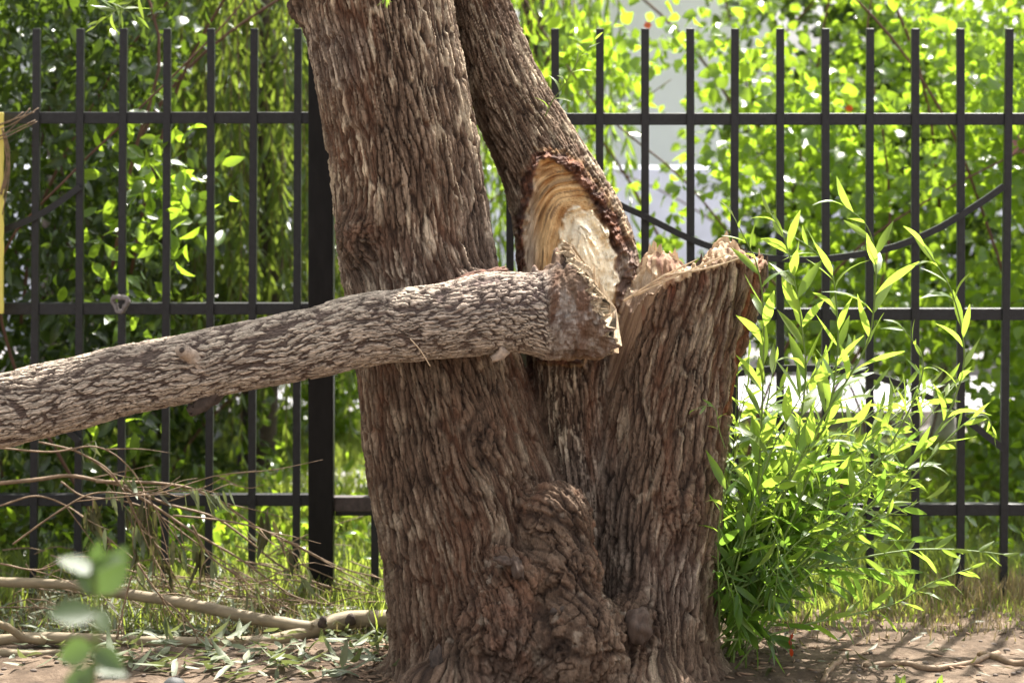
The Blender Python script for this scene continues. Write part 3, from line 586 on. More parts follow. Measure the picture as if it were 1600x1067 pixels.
# ------------------------------------------------------------------ the fallen log
LOGROWS = [(-1650, 1130, 40), (-1200, 975, 46), (-700, 815, 50), (-300, 712, 53), (0, 641.5, 56.5), (60, 627, 56), (125, 613, 55), (187, 594.5, 54), (250, 584, 53.5), (300, 574, 54), (400, 553, 53.5), (500, 532, 54), (550, 519, 55), (598, 511.5, 55), (697, 500, 59), (753, 491, 64), (790, 486, 63.5), (815, 487, 62), (838, 492, 66), (852, 492, 72), (870, 485, 78), (895, 483, 79), (920, 482, 80), (940, 482, 82), (955, 482, 82), (963, 482, 82)]
def build_log():
    a = np.array(LOGROWS, float); px = np.concatenate([np.linspace(-1650, -60, 150)[:-1], np.linspace(-60, 963, 640)])
    cyp = np.interp(px, a[:, 0], a[:, 1]); rp = np.interp(px, a[:, 0], a[:, 2])
    def smo(v, k=17): q = np.pad(v, k // 2, mode='reflect', reflect_type='odd'); return np.convolve(q, np.ones(k) / k, 'valid')
    cyp = np.where(px < 820, smo(cyp), cyp); rp = np.where(px < 820, smo(rp), smo(rp, 5))
    D = np.interp(px, [-1650, 0, 500, 700, 820, 963], [5.75, 5.60, 5.60, 5.61, 5.69, 5.74])
    Pc = np.stack([(px - 800) * D / FP, D, CH - (cyp - HZ) * D / FP], 1); r = rp * D / FP; n = len(px)
    T = np.gradient(Pc, axis=0); T /= np.linalg.norm(T, axis=1)[:, None]; Tm = T.copy()
    for k in range(3): Tm[:, k] = smo(T[:, k], 41)
    T = Tm / np.linalg.norm(Tm, axis=1)[:, None]
    upr = sstep(830, 860, px)[:, None]; T = T * (1 - upr) + np.array([1., .1, 0]) * upr; T /= np.linalg.norm(T, axis=1)[:, None]
    seg = 250; th = np.linspace(-np.pi, np.pi, seg, endpoint=False)
    A = np.cross(T, [0, 0, 1.]); A /= np.linalg.norm(A, axis=1)[:, None]     # towards the camera is -A or +A
    A = np.where((A[:, 1] > 0)[:, None], -A, A); B = np.cross(A, T); B = np.where((B[:, 2] < 0)[:, None], -B, B)
    s = np.concatenate([[0], np.cumsum(np.linalg.norm(np.diff(Pc, axis=0), axis=1))])
    S, TH = np.meshgrid(s, th, indexing='ij'); PX = np.broadcast_to(px[:, None], S.shape)
    Nn = A[:, None] * np.cos(TH)[..., None] + B[:, None] * np.sin(TH)[..., None]
    u = TH * .085; v = S; knot = np.exp(-(((PX - 330) / 42) ** 2)) * np.exp(-((TH - .25) / .8) ** 2) + np.exp(-(((PX - 300) / 30) ** 2)) * np.exp(-((TH + 1.35) / .5) ** 2) + .8 * np.exp(-(((PX - 50) / 25) ** 2)) * np.exp(-((TH + .9) / .5) ** 2)
    wu = .010 * noise(u * 14, v * 9, s=1) + .006 * noise(u * 40, v * 26, s=2) + .0028 * noise(u * 120, v * 120, s=3) + knot * .02
    wv = .010 * noise(u * 30, v * 20, s=4) + .006 * noise(u * 90, v * 90, s=5) - knot * .03
    sz = np.interp(PX, [0, 400, 800], [1.0, .85, .78])
    md = fbm(u * 60, v * 16, s=17, o=3); f1, f2, c1 = vor((u + wu) / .0125, (v + wv) / .082, 7, 1.); e = f2 - f1 + .14 * md
    f1b, f2b, c2 = vor((u + wu * 1.3) / .007, (v + wv * 1.3) / .017, 8); eb = f2b - f1b
    f1c, f2c, c3 = vor((u + wu) / .0084, (v + wv) / .050, 9, 1.); ec = f2c - f1c + .2 * md
    t = sstep(450, 700, PX); e = e * (1 - t) + ec * t; c1 = np.where(t > .5, c3, c1)
    plate = sstep(.10, .26, e); fine = fbm(u * 300, v * 160, s=12, o=3)
    tilt = (noise((u + wu) / .0135, v / .06, s=31))
    f1d, f2d, c4 = vor((u + wu) / .009, (v + wv) / .012, 10, 1.); h = plate * (.52 + .22 * c1 + .26 * terrace(np.clip(.5 + 1.1 * md, 0, 1), 3, .2)) * (.86 + .14 * sstep(0, .12, eb)) + .09 * fine + .13 * tilt - .10 * plate * (1 - sstep(0, .07, f2d - f1d)) * (c4 > .4)
    broken = sstep(838, 860, PX + 15 * noise(u * 26, v * 4, s=41) + 5 * noise(u * 90, v * 9, s=42)); rough = fbm(PX * .03, TH * 2.2, s=45, o=5)
    h2 = .5 + .5 * rough + .35 * (1 - np.abs(noise(PX * .11 + rough * 2, TH * 2.2, s=47)) * 2) + .35 * fbm(PX * .12, TH * 9, s=46, o=3); h = h * (1 - .72 * broken) + h2 * .72 * broken
    amp = .0095 * (1 - broken) + .017 * broken
    rr = r[:, None] * (1 + .035 * noise(S * 7, TH * .8, s=51) ) + amp * (h - .6)
    # collar edge: flat, square lower edge with a lip
    rr = rr + broken * .006 * np.cos(TH * 4) * 0
    spike = broken * sstep(.6, 1.3, TH) * sstep(2.6, 1.7, TH) * .045 * np.maximum(0, noise(PX * .055, TH * 1.5, s=61) + .25 * noise(PX * .16, TH, s=62)); rr = rr + spike
    V = Pc[:, None] + Nn * rr[..., None]
    zmax = np.interp(px, [840, 855, 962], [560, 561, 556]); zl = CH - (zmax - 10 * sstep(925, 960, px) - HZ) * D / FP        # the torn end rests flat
    V[..., 2] = np.where((px[:, None] > 845), np.maximum(V[..., 2], zl[:, None] + .008 * noise(PX * .07, TH * 2, s=5) + .003 * noise(PX * .3, TH * 7, s=15)), V[..., 2])
    rr_ = fbm(V[..., 1] * 60, V[..., 2] * 60, s=88, o=4); pyv = HZ + (CH - V[..., 2]) * FP / 5.7
    xlim = np.interp(pyv, [395, 412, 440, 480, 510, 553], [886, 900, 913, 934, 950, 955]) + 26 * rr_ + 8 * noise(pyv * .22, V[..., 1] * 40, s=89); xl = (xlim - 800) * 5.7 / FP
    cut = V[..., 0] > xl; V[..., 0] = np.where(cut, xl - .0 * V[..., 0] + .05 * (V[..., 0] - xl), V[..., 0])
    dark = np.array([.15, .108, .088]); pale = np.array([.66, .545, .43]); mid = np.array([.30, .225, .18])
    col = mixc(np.broadcast_to(dark, h.shape + (3,)), mid, sstep(.1, .42, h)); col = mixc(col, pale, sstep(.36, .50, h + .06 * fine) * (.75 + .25 * noise(u * 20, v * 5, s=8)))
    col = mixc(col, (.22, .16, .15), .40 * sstep(560, 800, PX) * sstep(-.2, .6, TH))  # upper side dimmed towards the right: violet shade put into the bark colour
    bc = mixc(np.broadcast_to(np.array([.17, .108, .072]), h.shape + (3,)), (.05, .033, .028), sstep(.0, .4, -rough)); bc = mixc(bc, (.15, .075, .048), sstep(.15, .45, noise(PX * .05, TH * 3, s=71)) * .6)
    lich = sstep(.1, .4, fbm(PX * .06, TH * 3.5, s=77) + .5 * np.exp(-((PX - 872) / 12) ** 2) + .25 * sstep(.2, -.5, TH)); bc = mixc(bc, (.55, .50, .45), lich * .5 * sstep(.9, .1, TH) * (.4 + .6 * sstep(-.1, .3, noise(PX * .25, TH * 12, s=79))))
    bc = mixc(bc, (.62, .48, .32), cut * (.55 + .45 * (noise(V[..., 1] * 200, V[..., 2] * 60, s=90) > 0)))
    col = mixc(col, bc, broken); col = mixc(col, (.33, .22, .13), np.exp(-((V[..., 2] - zl[:, None]) / .006) ** 2) * broken * .8)
    idx = np.arange(n * seg).reshape(n, seg); a_, b_ = idx[:-1], idx[1:]
    F = np.stack([a_, np.roll(a_, -1, 1), np.roll(b_, -1, 1), b_], -1)
    if True:
        v0, v1, v2 = V.reshape(-1, 3)[F[300, 60, :3]]; nn = np.cross(v1 - v0, v2 - v0)
        if np.dot(nn, Nn[300, 60]) < 0: F = F[..., ::-1]
    root = empty('fallen_log', (Pc[640, 0], 5.65, 0), 'snapped off willow log with pale flaking bark lying across the front of the trunk', 'log')
    uvf = np.stack([u + wu * .3, v], -1).reshape(-1, 2); Vf = V.reshape(-1, 3); cf = col.reshape(-1, 3); kk = np.arange(n - 1)
    sel = px[:-1] >= 846
    for nm, ms, mt in (('bole', ~sel, M['logbark']), ('torn_end', sel, M['endbark'])):
        f = F[ms].reshape(-1, 4); F3 = []
        used, inv = np.unique(f, return_inverse=True); vv = Vf[used]; cc = cf[used]; fs = [inv.reshape(-1, 4)]
        if nm == 'torn_end':
            last = np.searchsorted(used, idx[-1]); vv = np.vstack([vv, Pc[-1]]); cc = np.vstack([cc, (.3, .22, .15)]); k = len(vv) - 1
            fs.append(np.stack([last, np.roll(last, -1), np.full(seg, k)], 1))
        part(nm, vv, fs, mt, root, col=cc, buv=(uvf[used] if nm == 'bole' else None))
    return root
LOG = build_log()
# branch collar with its dished stub, lower stub, small nubs
M['knotbark'] = simple('pale_knot_bark', (.36, .28, .215), .85, ns=60, var=.5, bd=.008)
P = smooth_path([W(345, 596, 5.555), W(322, 578, 5.541), W(300, 558, 5.533), W(284, 547, 5.500)], 14); V, F = tube(P, np.interp(np.arange(14), [0, 4, 9, 13], [.012, .017, .017, .0165]), 20, False); V += .0012 * rng.normal(size=V.shape)
KN = part('knot', V, F, M['knotbark'], LOG); KN['label'] = 'pruned branch knot with a dished end on the log'
V, F = tube([W(286, 549, 5.505), W(283.5, 546, 5.496), W(283.5, 546, 5.494), W(284.5, 546.7, 5.502)], [.0155, .0155, .010, .004], 20, True); part('knot_ring', V, F, M['knotbark'], KN); V, F = tube([W(284.5, 547.5, 5.4965), W(284.2, 547.2, 5.4925)], [.0075, .006], 14, True); part('knot_hole', V, F, M['stubbark'], KN)
P = smooth_path([W(350, 600, 5.58), W(330, 620, 5.58), W(310, 636, 5.58), W(296, 643, 5.58)], 12); V, F = tube(P, np.interp(np.arange(12), [0, 6, 11], [.02, .019, .010]), 14); V += .0022 * rng.normal(size=V.shape); part('branch_stub', V, F, M['stubbark'], LOG)
P = smooth_path([W(790, 545, 5.60), W(780, 556, 5.60), W(768, 561, 5.60)], 8); V, F = tube(P, [.014, .013, .012, .012, .011, .010, .009, .007], 12); V += .001 * rng.normal(size=V.shape); part('branch_stub', V, F, M['knotbark'], LOG)
for i, a in enumerate([]):
    splinter('torn_bark', LOG, *a[:5], M['stubbark'], a[5], i + 30)
for i, a in enumerate([(936, 500, 452, 5.67, 14, 3), (948, 530, 474, 5.68, 12, 4), (926, 470, 430, 5.68, 12, 2), (956, 548, 500, 5.68, 12, 2)]):
    splinter('splinter', LOG, *a[:5], M['palewood'], a[5], i + 40)
for k in range(16):        # torn fibres standing out of the broken end
    yy = np.random.default_rng(k).uniform(440, 552); xx = np.interp(yy, [440, 480, 553], [908, 926, 944]); r3 = np.random.default_rng(k + 60); Dq = r3.uniform(5.63, 5.70); Lq = r3.uniform(10, 30)
    P = smooth_path([W(xx - 8, yy, Dq), W(xx + Lq * .5, yy - r3.uniform(-2, 7), Dq), W(xx + Lq, yy - r3.uniform(-8, 14), Dq + .01)], 8); V, F = tube(P, np.linspace(r3.uniform(.003, .006), .0006, 8), 5); part('splinter', V * 1.0, F, M['palewood'] if k % 2 else M['knotbark'], LOG, smooth=False)
# pine needle or dry stalk caught on the log
V, F = tube(smooth_path([W(641, 529, 5.50), W(655, 545, 5.49), W(665, 560, 5.49), W(672, 572, 5.49)], 10), .0013, 5)
o = part('dry_stalk', V, F, M['palewood']); tag(o, 'thin pale dry stalk stuck on the bark of the fallen log', 'stalk')

# ------------------------------------------------------------------ fence
def bar_mesh(name, wd, dp, ht, mat, bend=0):
    n = 9; V = []
    for i in range(n):
        f = i / (n - 1); b = bend * math.sin(f * 3.0)
        for sx_, sy_ in ((-1, -1), (1, -1), (1, 1), (-1, 1)): V.append((sx_ * wd / 2 + b, sy_ * dp / 2, f * ht))
    idx = np.arange(n * 4).reshape(n, 4); a, b = idx[:-1], idx[1:]
    F = np.stack([a, np.roll(a, -1, 1), np.roll(b, -1, 1), b], -1).reshape(-1, 4)
    F = np.vstack([F, [3, 2, 1, 0], idx[-1]]); return mk_mesh(name, np.array(V), F, mat, smooth=False)
bar_me = [bar_mesh('bar', .0215, .02, 1.0, M['paint'], b) for b in (0, .0015, -.002)]
def panel(label, D, bars, rail_x, rails, arcs, top, bot):
    x0 = (bars[0][0] - 800) * D / FP; root = empty('metal_fence', (x0, D, 0), label, 'fence', 'panels of the iron fence')
    for i, (bt, bb) in enumerate(bars):
        xt = (bt - 800) * D / FP; xb = (bb - 800) * D / FP; zt = zof(top, D); zb = zof(bot, D)
        o = obj('bar', bar_me[i % 3], root); o.location = (xb - x0, -.004, zb); o.scale = (1, 1, zt - zb); o.rotation_euler = (0, math.atan2(xt - xb, zt - zb), 0); WL[o] = Vector((xb, D, zb)); bevel(o, .0015)
    for yr in rails:
        zc = zof(yr, D); V, F = box((rail_x[0] - 800) * D / FP, (rail_x[1] - 800) * D / FP, D - .006, D + .026, zc - .0165, zc + .0165)
        o = part('rail', V, F, M['paint'], root, smooth=False); bevel(o, .002)
    for pts in arcs:
        P = smooth_path([W(a, b, D - .022) for a, b in pts], 40); T = np.gradient(P, axis=0); T /= np.linalg.norm(T, axis=1)[:, None]; Nn = np.stack([-T[:, 2], 0 * T[:, 0], T[:, 0]], 1)
        V = np.concatenate([(P + Nn * a * .009 + np.array([0, b * .007, 0]))[:, None] for a, b in ((-1, -1), (1, -1), (1, 1), (-1, 1))], 1); n = len(P)
        idx = np.arange(n * 4).reshape(n, 4); a, b = idx[:-1], idx[1:]; F = np.stack([b, np.roll(b, -1, 1), np.roll(a, -1, 1), a], -1).reshape(-1, 4); F = np.vstack([F, idx[0], idx[-1][::-1]])
        o = part('curved_bar', V.reshape(-1, 3), F, M['paint'], root, smooth=False)
    return root
DL, DR = 6.90, 6.75
lb = [(-10.5 - 68 * 6 + 68 * k, -14 - 68 * 6 + 68 * k) for k in range(6)] + [(58, 53), (126, 122), (194, 190), (262, 258), (330, 326), (398, 394), (466, 463)]
FL = panel('left panel of the dark iron fence, ending at the thick post', DL, lb, (-480, 484), (184.5, 482.5, 781),
      [[(125, 292), (90, 318), (57, 338), (20, 354), (-40, 372), (-150, 386), (-260, 372), (-350, 340), (-418, 292)], [(-418, 690), (-350, 640), (-260, 600), (-150, 584), (-40, 600), (20, 622), (57, 642), (100, 668), (124, 690)]], 45, 912)
rb = [(586 + 70.3 * k, 586 + 70.3 * k) for k in range(-0, 14)] + [(1577, 1567)] + [(1570 + 70.3 * k, 1570 + 70.3 * k) for k in range(1, 7)]
FR = panel('right panel of the dark iron fence, behind the tree and the willow shoots', DR, rb, (524, 2010), (186.5, 491, 796),
      [[(937, 300), (972, 322), (1005, 337), (1075, 372), (1130, 391), (1200, 403), (1270, 406), (1340, 398), (1400, 385), (1460, 360), (1500, 337), (1535, 315), (1569, 291)], [(937, 700), (1005, 645), (1075, 606), (1160, 582), (1252, 575), (1340, 582), (1420, 606), (1500, 650), (1569, 702)]], 45, 942)
def post():
    D = 6.72; x = (502.5 - 800) * D / FP; root = empty('fence_post', (x, D, 0), 'thick black square post between the two fence panels', 'post')
    V, F = box(x - .0345, x + .0345, D - .035, D + .035, -.1, zof(40, D)); o = part('shaft', V, F, M['post'], root, smooth=False); bevel(o, .004)
    V, F = box(x - .037, x + .037, D - .037, D + .037, zof(40, D), zof(36, D)); o = part('cap', V, F, M['post'], root, smooth=False); bevel(o, .002)
    V, F = box(x + .034, W(584, 0, D)[0], D - .014, D + .02, zof(798, D), zof(775, D)); o = part('bracket', V, F, M['rust'], root, smooth=False); bevel(o, .003)
post()

# yellow board at the left edge, the cloth loop on the rail
V, F = box(W(-150, 0, 6.82)[0], W(6, 0, 6.82)[0], 6.81, 6.822, zof(490, 6.82), zof(176, 6.82)); YB = part('sign_board', V, F, M['yellow'], smooth=False); tag(YB, 'plain yellow board tied to the fence, only its edge showing', 'board'); bevel(YB, .002)
t_ = np.linspace(0, 2 * np.pi, 40, endpoint=False); c = W(188, 474, 6.80)
ringV = []
for i, t in enumerate(t_):
    r1 = .021 + .004 * math.sin(3 * t); cc_ = c + np.array([r1 * math.cos(t) * 1.0, 0, r1 * math.sin(t) * .95])
    for q in range(6):
        a = q * math.pi / 3; ringV.append(cc_ + np.array([.008 * math.cos(a) * math.cos(t), -.016 * math.sin(a) - .012 * math.cos(t), .008 * math.cos(a) * math.sin(t)]) + .0012 * rng.normal(size=3))
idx = np.arange(240).reshape(40, 6); F = np.stack([idx, np.roll(idx, -1, 0), np.roll(np.roll(idx, -1, 0), -1, 1), np.roll(idx, -1, 1)], -1).reshape(-1, 4)
o = part('cloth_strip', np.array(ringV), F, M['cloth']); tag(o, 'grey rag loop hanging where a fence bar crosses the middle rail', 'rag')

# ------------------------------------------------------------------ leaves
def leaf_tmpl(wd=.13, st=6, fold=.25, curl=.25, prof=None, seed=0, tw=0):
    """leaf of unit length along +Y, face up +Z"""
    t = np.linspace(0, 1, st); p = prof(t) if prof else np.sin(np.pi * t ** .8) ** .9; V = []
    for i in range(st):
        wq = wd * p[i] * .5 + (.006 if i in (0, st - 1) else 0); yy = t[i]; zz = -curl * t[i] ** 2; a = tw * t[i]
        for s_ in (-1, 0, 1): V.append((s_ * wq * math.cos(a), yy * (1 - .3 * abs(curl) * t[i]), zz + (fold * wq if s_ else 0) + s_ * wq * math.sin(a)))
    idx = np.arange(st * 3).reshape(st, 3); F = np.stack([idx[:-1, :-1], idx[:-1, 1:], idx[1:, 1:], idx[1:, :-1]], -1).reshape(-1, 4)
    return np.array(V), F
WIL = [leaf_tmpl(.195, 6, .3, c, tw=t) for c, t in ((.1, .2), (.3, -.5), (-.1, .4), (.5, .3), (.2, -.9), (.05, 1.2))]
rprof = lambda t: np.sin(np.pi * np.clip(t, 0, 1) ** .62) ** .75
RND = [leaf_tmpl(.78, 5, .25, c, rprof) for c in (.15, .35, 0)]
OVL = [leaf_tmpl(.42, 5, .3, c) for c in (.2, .4, .05)]
SLT = [leaf_tmpl(.15, 4, .25, c) for c in (.2, .4, 0)]
def frames(d, nrm):
    d = d / (np.linalg.norm(d, axis=1)[:, None] + 1e-9); x = np.cross(d, nrm); x /= np.linalg.norm(x, axis=1)[:, None] + 1e-9; z = np.cross(x, d)
    return np.stack([x, d, z], 2)
def scatter(tm, pos, d, nrm, size, var=None):
    """one mesh from many leaves"""
    Fm = frames(d, nrm); n = len(pos); out = []; pick = rng.integers(0, len(tm), n); var = rng.random(n) if var is None else var
    Vs, Fs, vs, c = [], [], [], 0
    for k, (TV, TF) in enumerate(tm):
        m = pick == k; q = np.einsum('nij,kj->nki', Fm[m], TV) * size[m][:, None, None] + pos[m][:, None]
        nn = m.sum(); Vs.append(q.reshape(-1, 3)); Fs.append((TF[None] + (np.arange(nn) * len(TV))[:, None, None]).reshape(-1, 4) + c); vs.append(np.repeat(var[m], len(TV))); c += nn * len(TV)
    return np.vstack(Vs), np.vstack(Fs), np.concatenate(vs)
TM = {}
def leaf_objs(name, tm, key, mat, parent, pos, d, nrm, size):
    if key not in TM: TM[key] = [mk_mesh(name, V, F, mat, var=np.zeros(len(V))) for V, F in tm]
    Fm = frames(d, nrm); pl = wloc(parent)
    for i in range(len(pos)):
        o = bpy.data.objects.new(name, TM[key][int(rng.integers(0, len(tm)))]); C.objects.link(o); o.parent = parent
        m = Matrix([[*(Fm[i, r] * size[i]), pos[i, r] - pl[r]] for r in range(3)] + [[0, 0, 0, 1]]); o.matrix_local = m
def rdir(n): v = rng.normal(size=(n, 3)); return v / np.linalg.norm(v, axis=1)[:, None]
def along(P, t):
    P = np.asarray(P); s = np.concatenate([[0], np.cumsum(np.linalg.norm(np.diff(P, axis=0), axis=1))]); s /= s[-1]
    return np.stack([np.interp(t, s, P[:, k]) for k in range(3)], 1)
def shoot_leaves(P, n, t0=.1, size=(.07, .11), spread=.8, up=.9, droop=.1, tip=True):
    t = np.linspace(t0, 1, n) + rng.normal(0, .01, n); t = np.clip(t, 0, 1); pos = along(P, t); T = along(P, np.clip(t + .02, 0, 1)) - along(P, np.clip(t - .02, 0, 1)); T /= np.linalg.norm(T, axis=1)[:, None] + 1e-9
    ang = np.arange(n) * 2.4 + rng.normal(0, .4, n); a = np.cross(T, [0, 1, .1]); a /= np.linalg.norm(a, axis=1)[:, None]; b = np.cross(T, a)
    rad = a * np.cos(ang)[:, None] + b * np.sin(ang)[:, None]; d = T * up + rad * spread + np.array([0, 0, -droop]) + .15 * rdir(n)
    if tip: d[-1] = T[-1]
    nr = rad * -.5 + T * .6 + .7 * rdir(n) + np.array([0, 0, .4]); s = rng.uniform(*size, n) * np.interp(t, [0, .75, 1], [1, 1, .65]); return pos, d, nr, s

# ------------------------------------------------------------------ willow shoots beside the stump
GR = 'willow shoots growing from the foot of the tree'
def shoot(label, pts, D0, D1, n, size=(.085, .14), r=.0034, t0=.25, **k):
    m = len(pts); P = smooth_path([W(a, b, D0 + (D1 - D0) * i / (m - 1)) for i, (a, b) in enumerate(pts)], 30)
    root = empty('willow_shoot', (P[0][0], P[0][1], P[0][2]), label, 'shoot', GR)
    V, F = tube(P, np.linspace(r, r * .35, 30), 7); part('stem', V, F, M['stem'], root)
    pos, d, nr, s = shoot_leaves(P, n, t0, size, **k); leaf_objs('leaf', WIL, 'willow', M['willow'], root, pos, d, nr, s); return root
shoot('tall upright willow shoot touching the right edge of the broken trunk, tip above its rim', [(1140, 1040), (1165, 940), (1180, 820), (1188, 700), (1192, 600), (1193, 480), (1182, 412), (1165, 375), (1147, 340)], 5.9, 5.75, 24, t0=.3, spread=.55)
shoot('willow shoot with large bright leaf near its tip, second from the stump', [(1135, 1010), (1190, 880), (1235, 740), (1258, 600), (1254, 520), (1240, 430), (1226, 375), (1205, 335)], 5.9, 5.8, 26, (.1, .16), t0=.35, spread=.6)
shoot('willow shoot leaning back left at the tip, above the middle rail between the tall ones', [(1150, 980), (1225, 840), (1285, 680), (1308, 560), (1306, 465), (1296, 420), (1270, 390), (1243, 372)], 5.9, 5.9, 24, t0=.35, spread=.55)
shoot('tallest middle willow shoot whose tip bends left with folded leaves', [(1150, 950), (1210, 800), (1282, 660), (1335, 575), (1360, 520), (1369, 424), (1363, 375), (1348, 345), (1318, 322)], 5.9, 5.75, 22, (.09, .15), t0=.3, spread=.7)
shoot('far right arching willow shoot with bare stem and drooping tip leaves', [(1150, 980), (1290, 850), (1400, 750), (1474, 660), (1504, 581), (1505, 530), (1496, 484), (1481, 442), (1462, 412), (1444, 385)], 5.9, 5.8, 22, (.085, .13), t0=.35, spread=.45)
shoot('shorter willow shoot with a tuft of leaves just under the middle rail', [(1150, 990), (1260, 860), (1340, 770), (1400, 680), (1437, 600), (1440, 555), (1410, 512)], 5.9, 5.8, 28, (.06, .1), t0=.35, spread=.7)
shoot('long horizontal willow shoot reaching right past the fence bars', [(1130, 930), (1200, 900), (1280, 884), (1406, 861), (1480, 858), (1535, 862), (1568, 866)], 5.85, 5.9, 22, (.06, .095), t0=.3, spread=.9, droop=.3)
shoot('low willow shoot rising to the right just over the bare soil', [(1130, 1000), (1190, 995), (1260, 975), (1340, 958), (1400, 942), (1450, 913), (1520, 886)], 5.8, 5.85, 22, (.06, .1), t0=.3, spread=.9, droop=.2)
shoot('thin curling willow shoot by the lower curved bar at the right', [(1150, 960), (1330, 840), (1430, 740), (1500, 668), (1540, 650), (1556, 690)], 5.85, 5.9, 20, (.05, .085), t0=.4, spread=.6)
# small leafy twig on the stump and the sprig on the limb
shoot('little twig with three green leaves on the right side of the broken trunk', [(1133, 700), (1124, 672), (1118, 640), (1104, 634), (1085, 640)], 5.72, 5.68, 5, (.03, .045), r=.0015, t0=.3)
shoot('yellow green sprig growing off the leaning limb in front of the sky side', [(852, 182), (862, 160), (880, 135), (895, 110), (908, 88), (930, 62)], 6.05, 6.0, 9, (.035, .06), r=.0018, t0=.1)
def bush():
    root = empty('willow_thicket', (W(1140, 0, 5.9)[0], 5.95, 0), 'dense low mass of willow shoots and dark green leaves at the foot of the stump', 'shrub')
    A = [[], [], [], []]; r2 = np.random.default_rng(3)
    for k in range(64):
        bx = r2.uniform(1108, 1175); by = r2.uniform(860, 1050); ex = 1128 + 365 * r2.random() ** 1.05; ey = r2.uniform(700, 1030) if k % 4 == 0 else r2.uniform(500, 790)
        if ey > 900: ex = min(ex, 1300 if ey < 980 else 1215)
        if ex > 1330: ey = max(ey, 600)
        D0 = r2.uniform(5.8, 6.1); D1 = D0 + r2.uniform(-.12, .3)
        mx_, my_ = (bx + ex) / 2 - 12, (by + ey) / 2 - r2.uniform(-10, 40); m = 14 if k < 44 else 10
        P = smooth_path([W(bx, by, D0), W(mx_, my_, (D0 + D1) / 2), W(ex, ey, D1)], 16); V, F = tube(P, np.linspace(.0028, .001, 16), 6); part('stem', V, F, M['stem'], root)
        q = shoot_leaves(P, 17, .15, (.065, .13), spread=.9, droop=.25)
        for a, b in zip(A, q): a.append(b)
    # drooping curtain next to the trunk
    for k in range(7):
        bx = r2.uniform(1112, 1230); by = r2.uniform(820, 940); ex = bx + r2.uniform(-5, 40); ey = by + r2.uniform(60, 150); D0 = r2.uniform(5.75, 6.0)
        P = smooth_path([W(bx, by, D0), W(bx + 12, by + 40, D0 - .02), W(ex, min(ey, 1060), D0 - .03)], 12); V, F = tube(P, .0014, 5); part('stem', V, F, M['stem'], root)
        q = shoot_leaves(P, 14, .1, (.06, .10), spread=1., up=.7, droop=.5)
        for a, b in zip(A, q): a.append(b)
    pos, d, nr, s = [np.concatenate(a) for a in A]; o = np.argsort(pos[:, 1] - s); a, b = o[:300], o[300:]
    up_ = pos[:, 2] > .38 + .12 * rng.normal(size=len(pos))  # leaves lower down take the darker copy, their shade being in the colour
    for nm, k1, mt in (('lit', up_, M['willow']), ('shaded_willow', ~up_, M['shaded_willow'])):
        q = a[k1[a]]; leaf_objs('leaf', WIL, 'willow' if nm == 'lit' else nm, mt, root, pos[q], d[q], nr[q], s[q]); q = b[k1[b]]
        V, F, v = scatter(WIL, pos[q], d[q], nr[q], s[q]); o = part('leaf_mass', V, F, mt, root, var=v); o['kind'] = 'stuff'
bush()
P = W(1236, 1012, 5.75); pos = P + np.array([[0, 0, 0], [-.004, 0, .02], [.004, 0, .035]]); 
root = empty('dead_twig', tuple(P), 'small red dried leaves hanging at the foot of the shoots', 'twig')
leaf_objs('leaf', OVL, 'redleaf', M['redleaf'], root, pos, np.array([[.1, 0, -1], [.3, 0, -1], [-.3, 0, -.8]]), np.array([[0, -1, 0.]] * 3), np.array([.024, .02, .02]))
V, F = tube(smooth_path([P + np.array([-.03, 0, .09]), P + np.array([-.005, 0, .05]), P], 8), .0012, 5); part('stem', V, F, M['brownstem'], root)

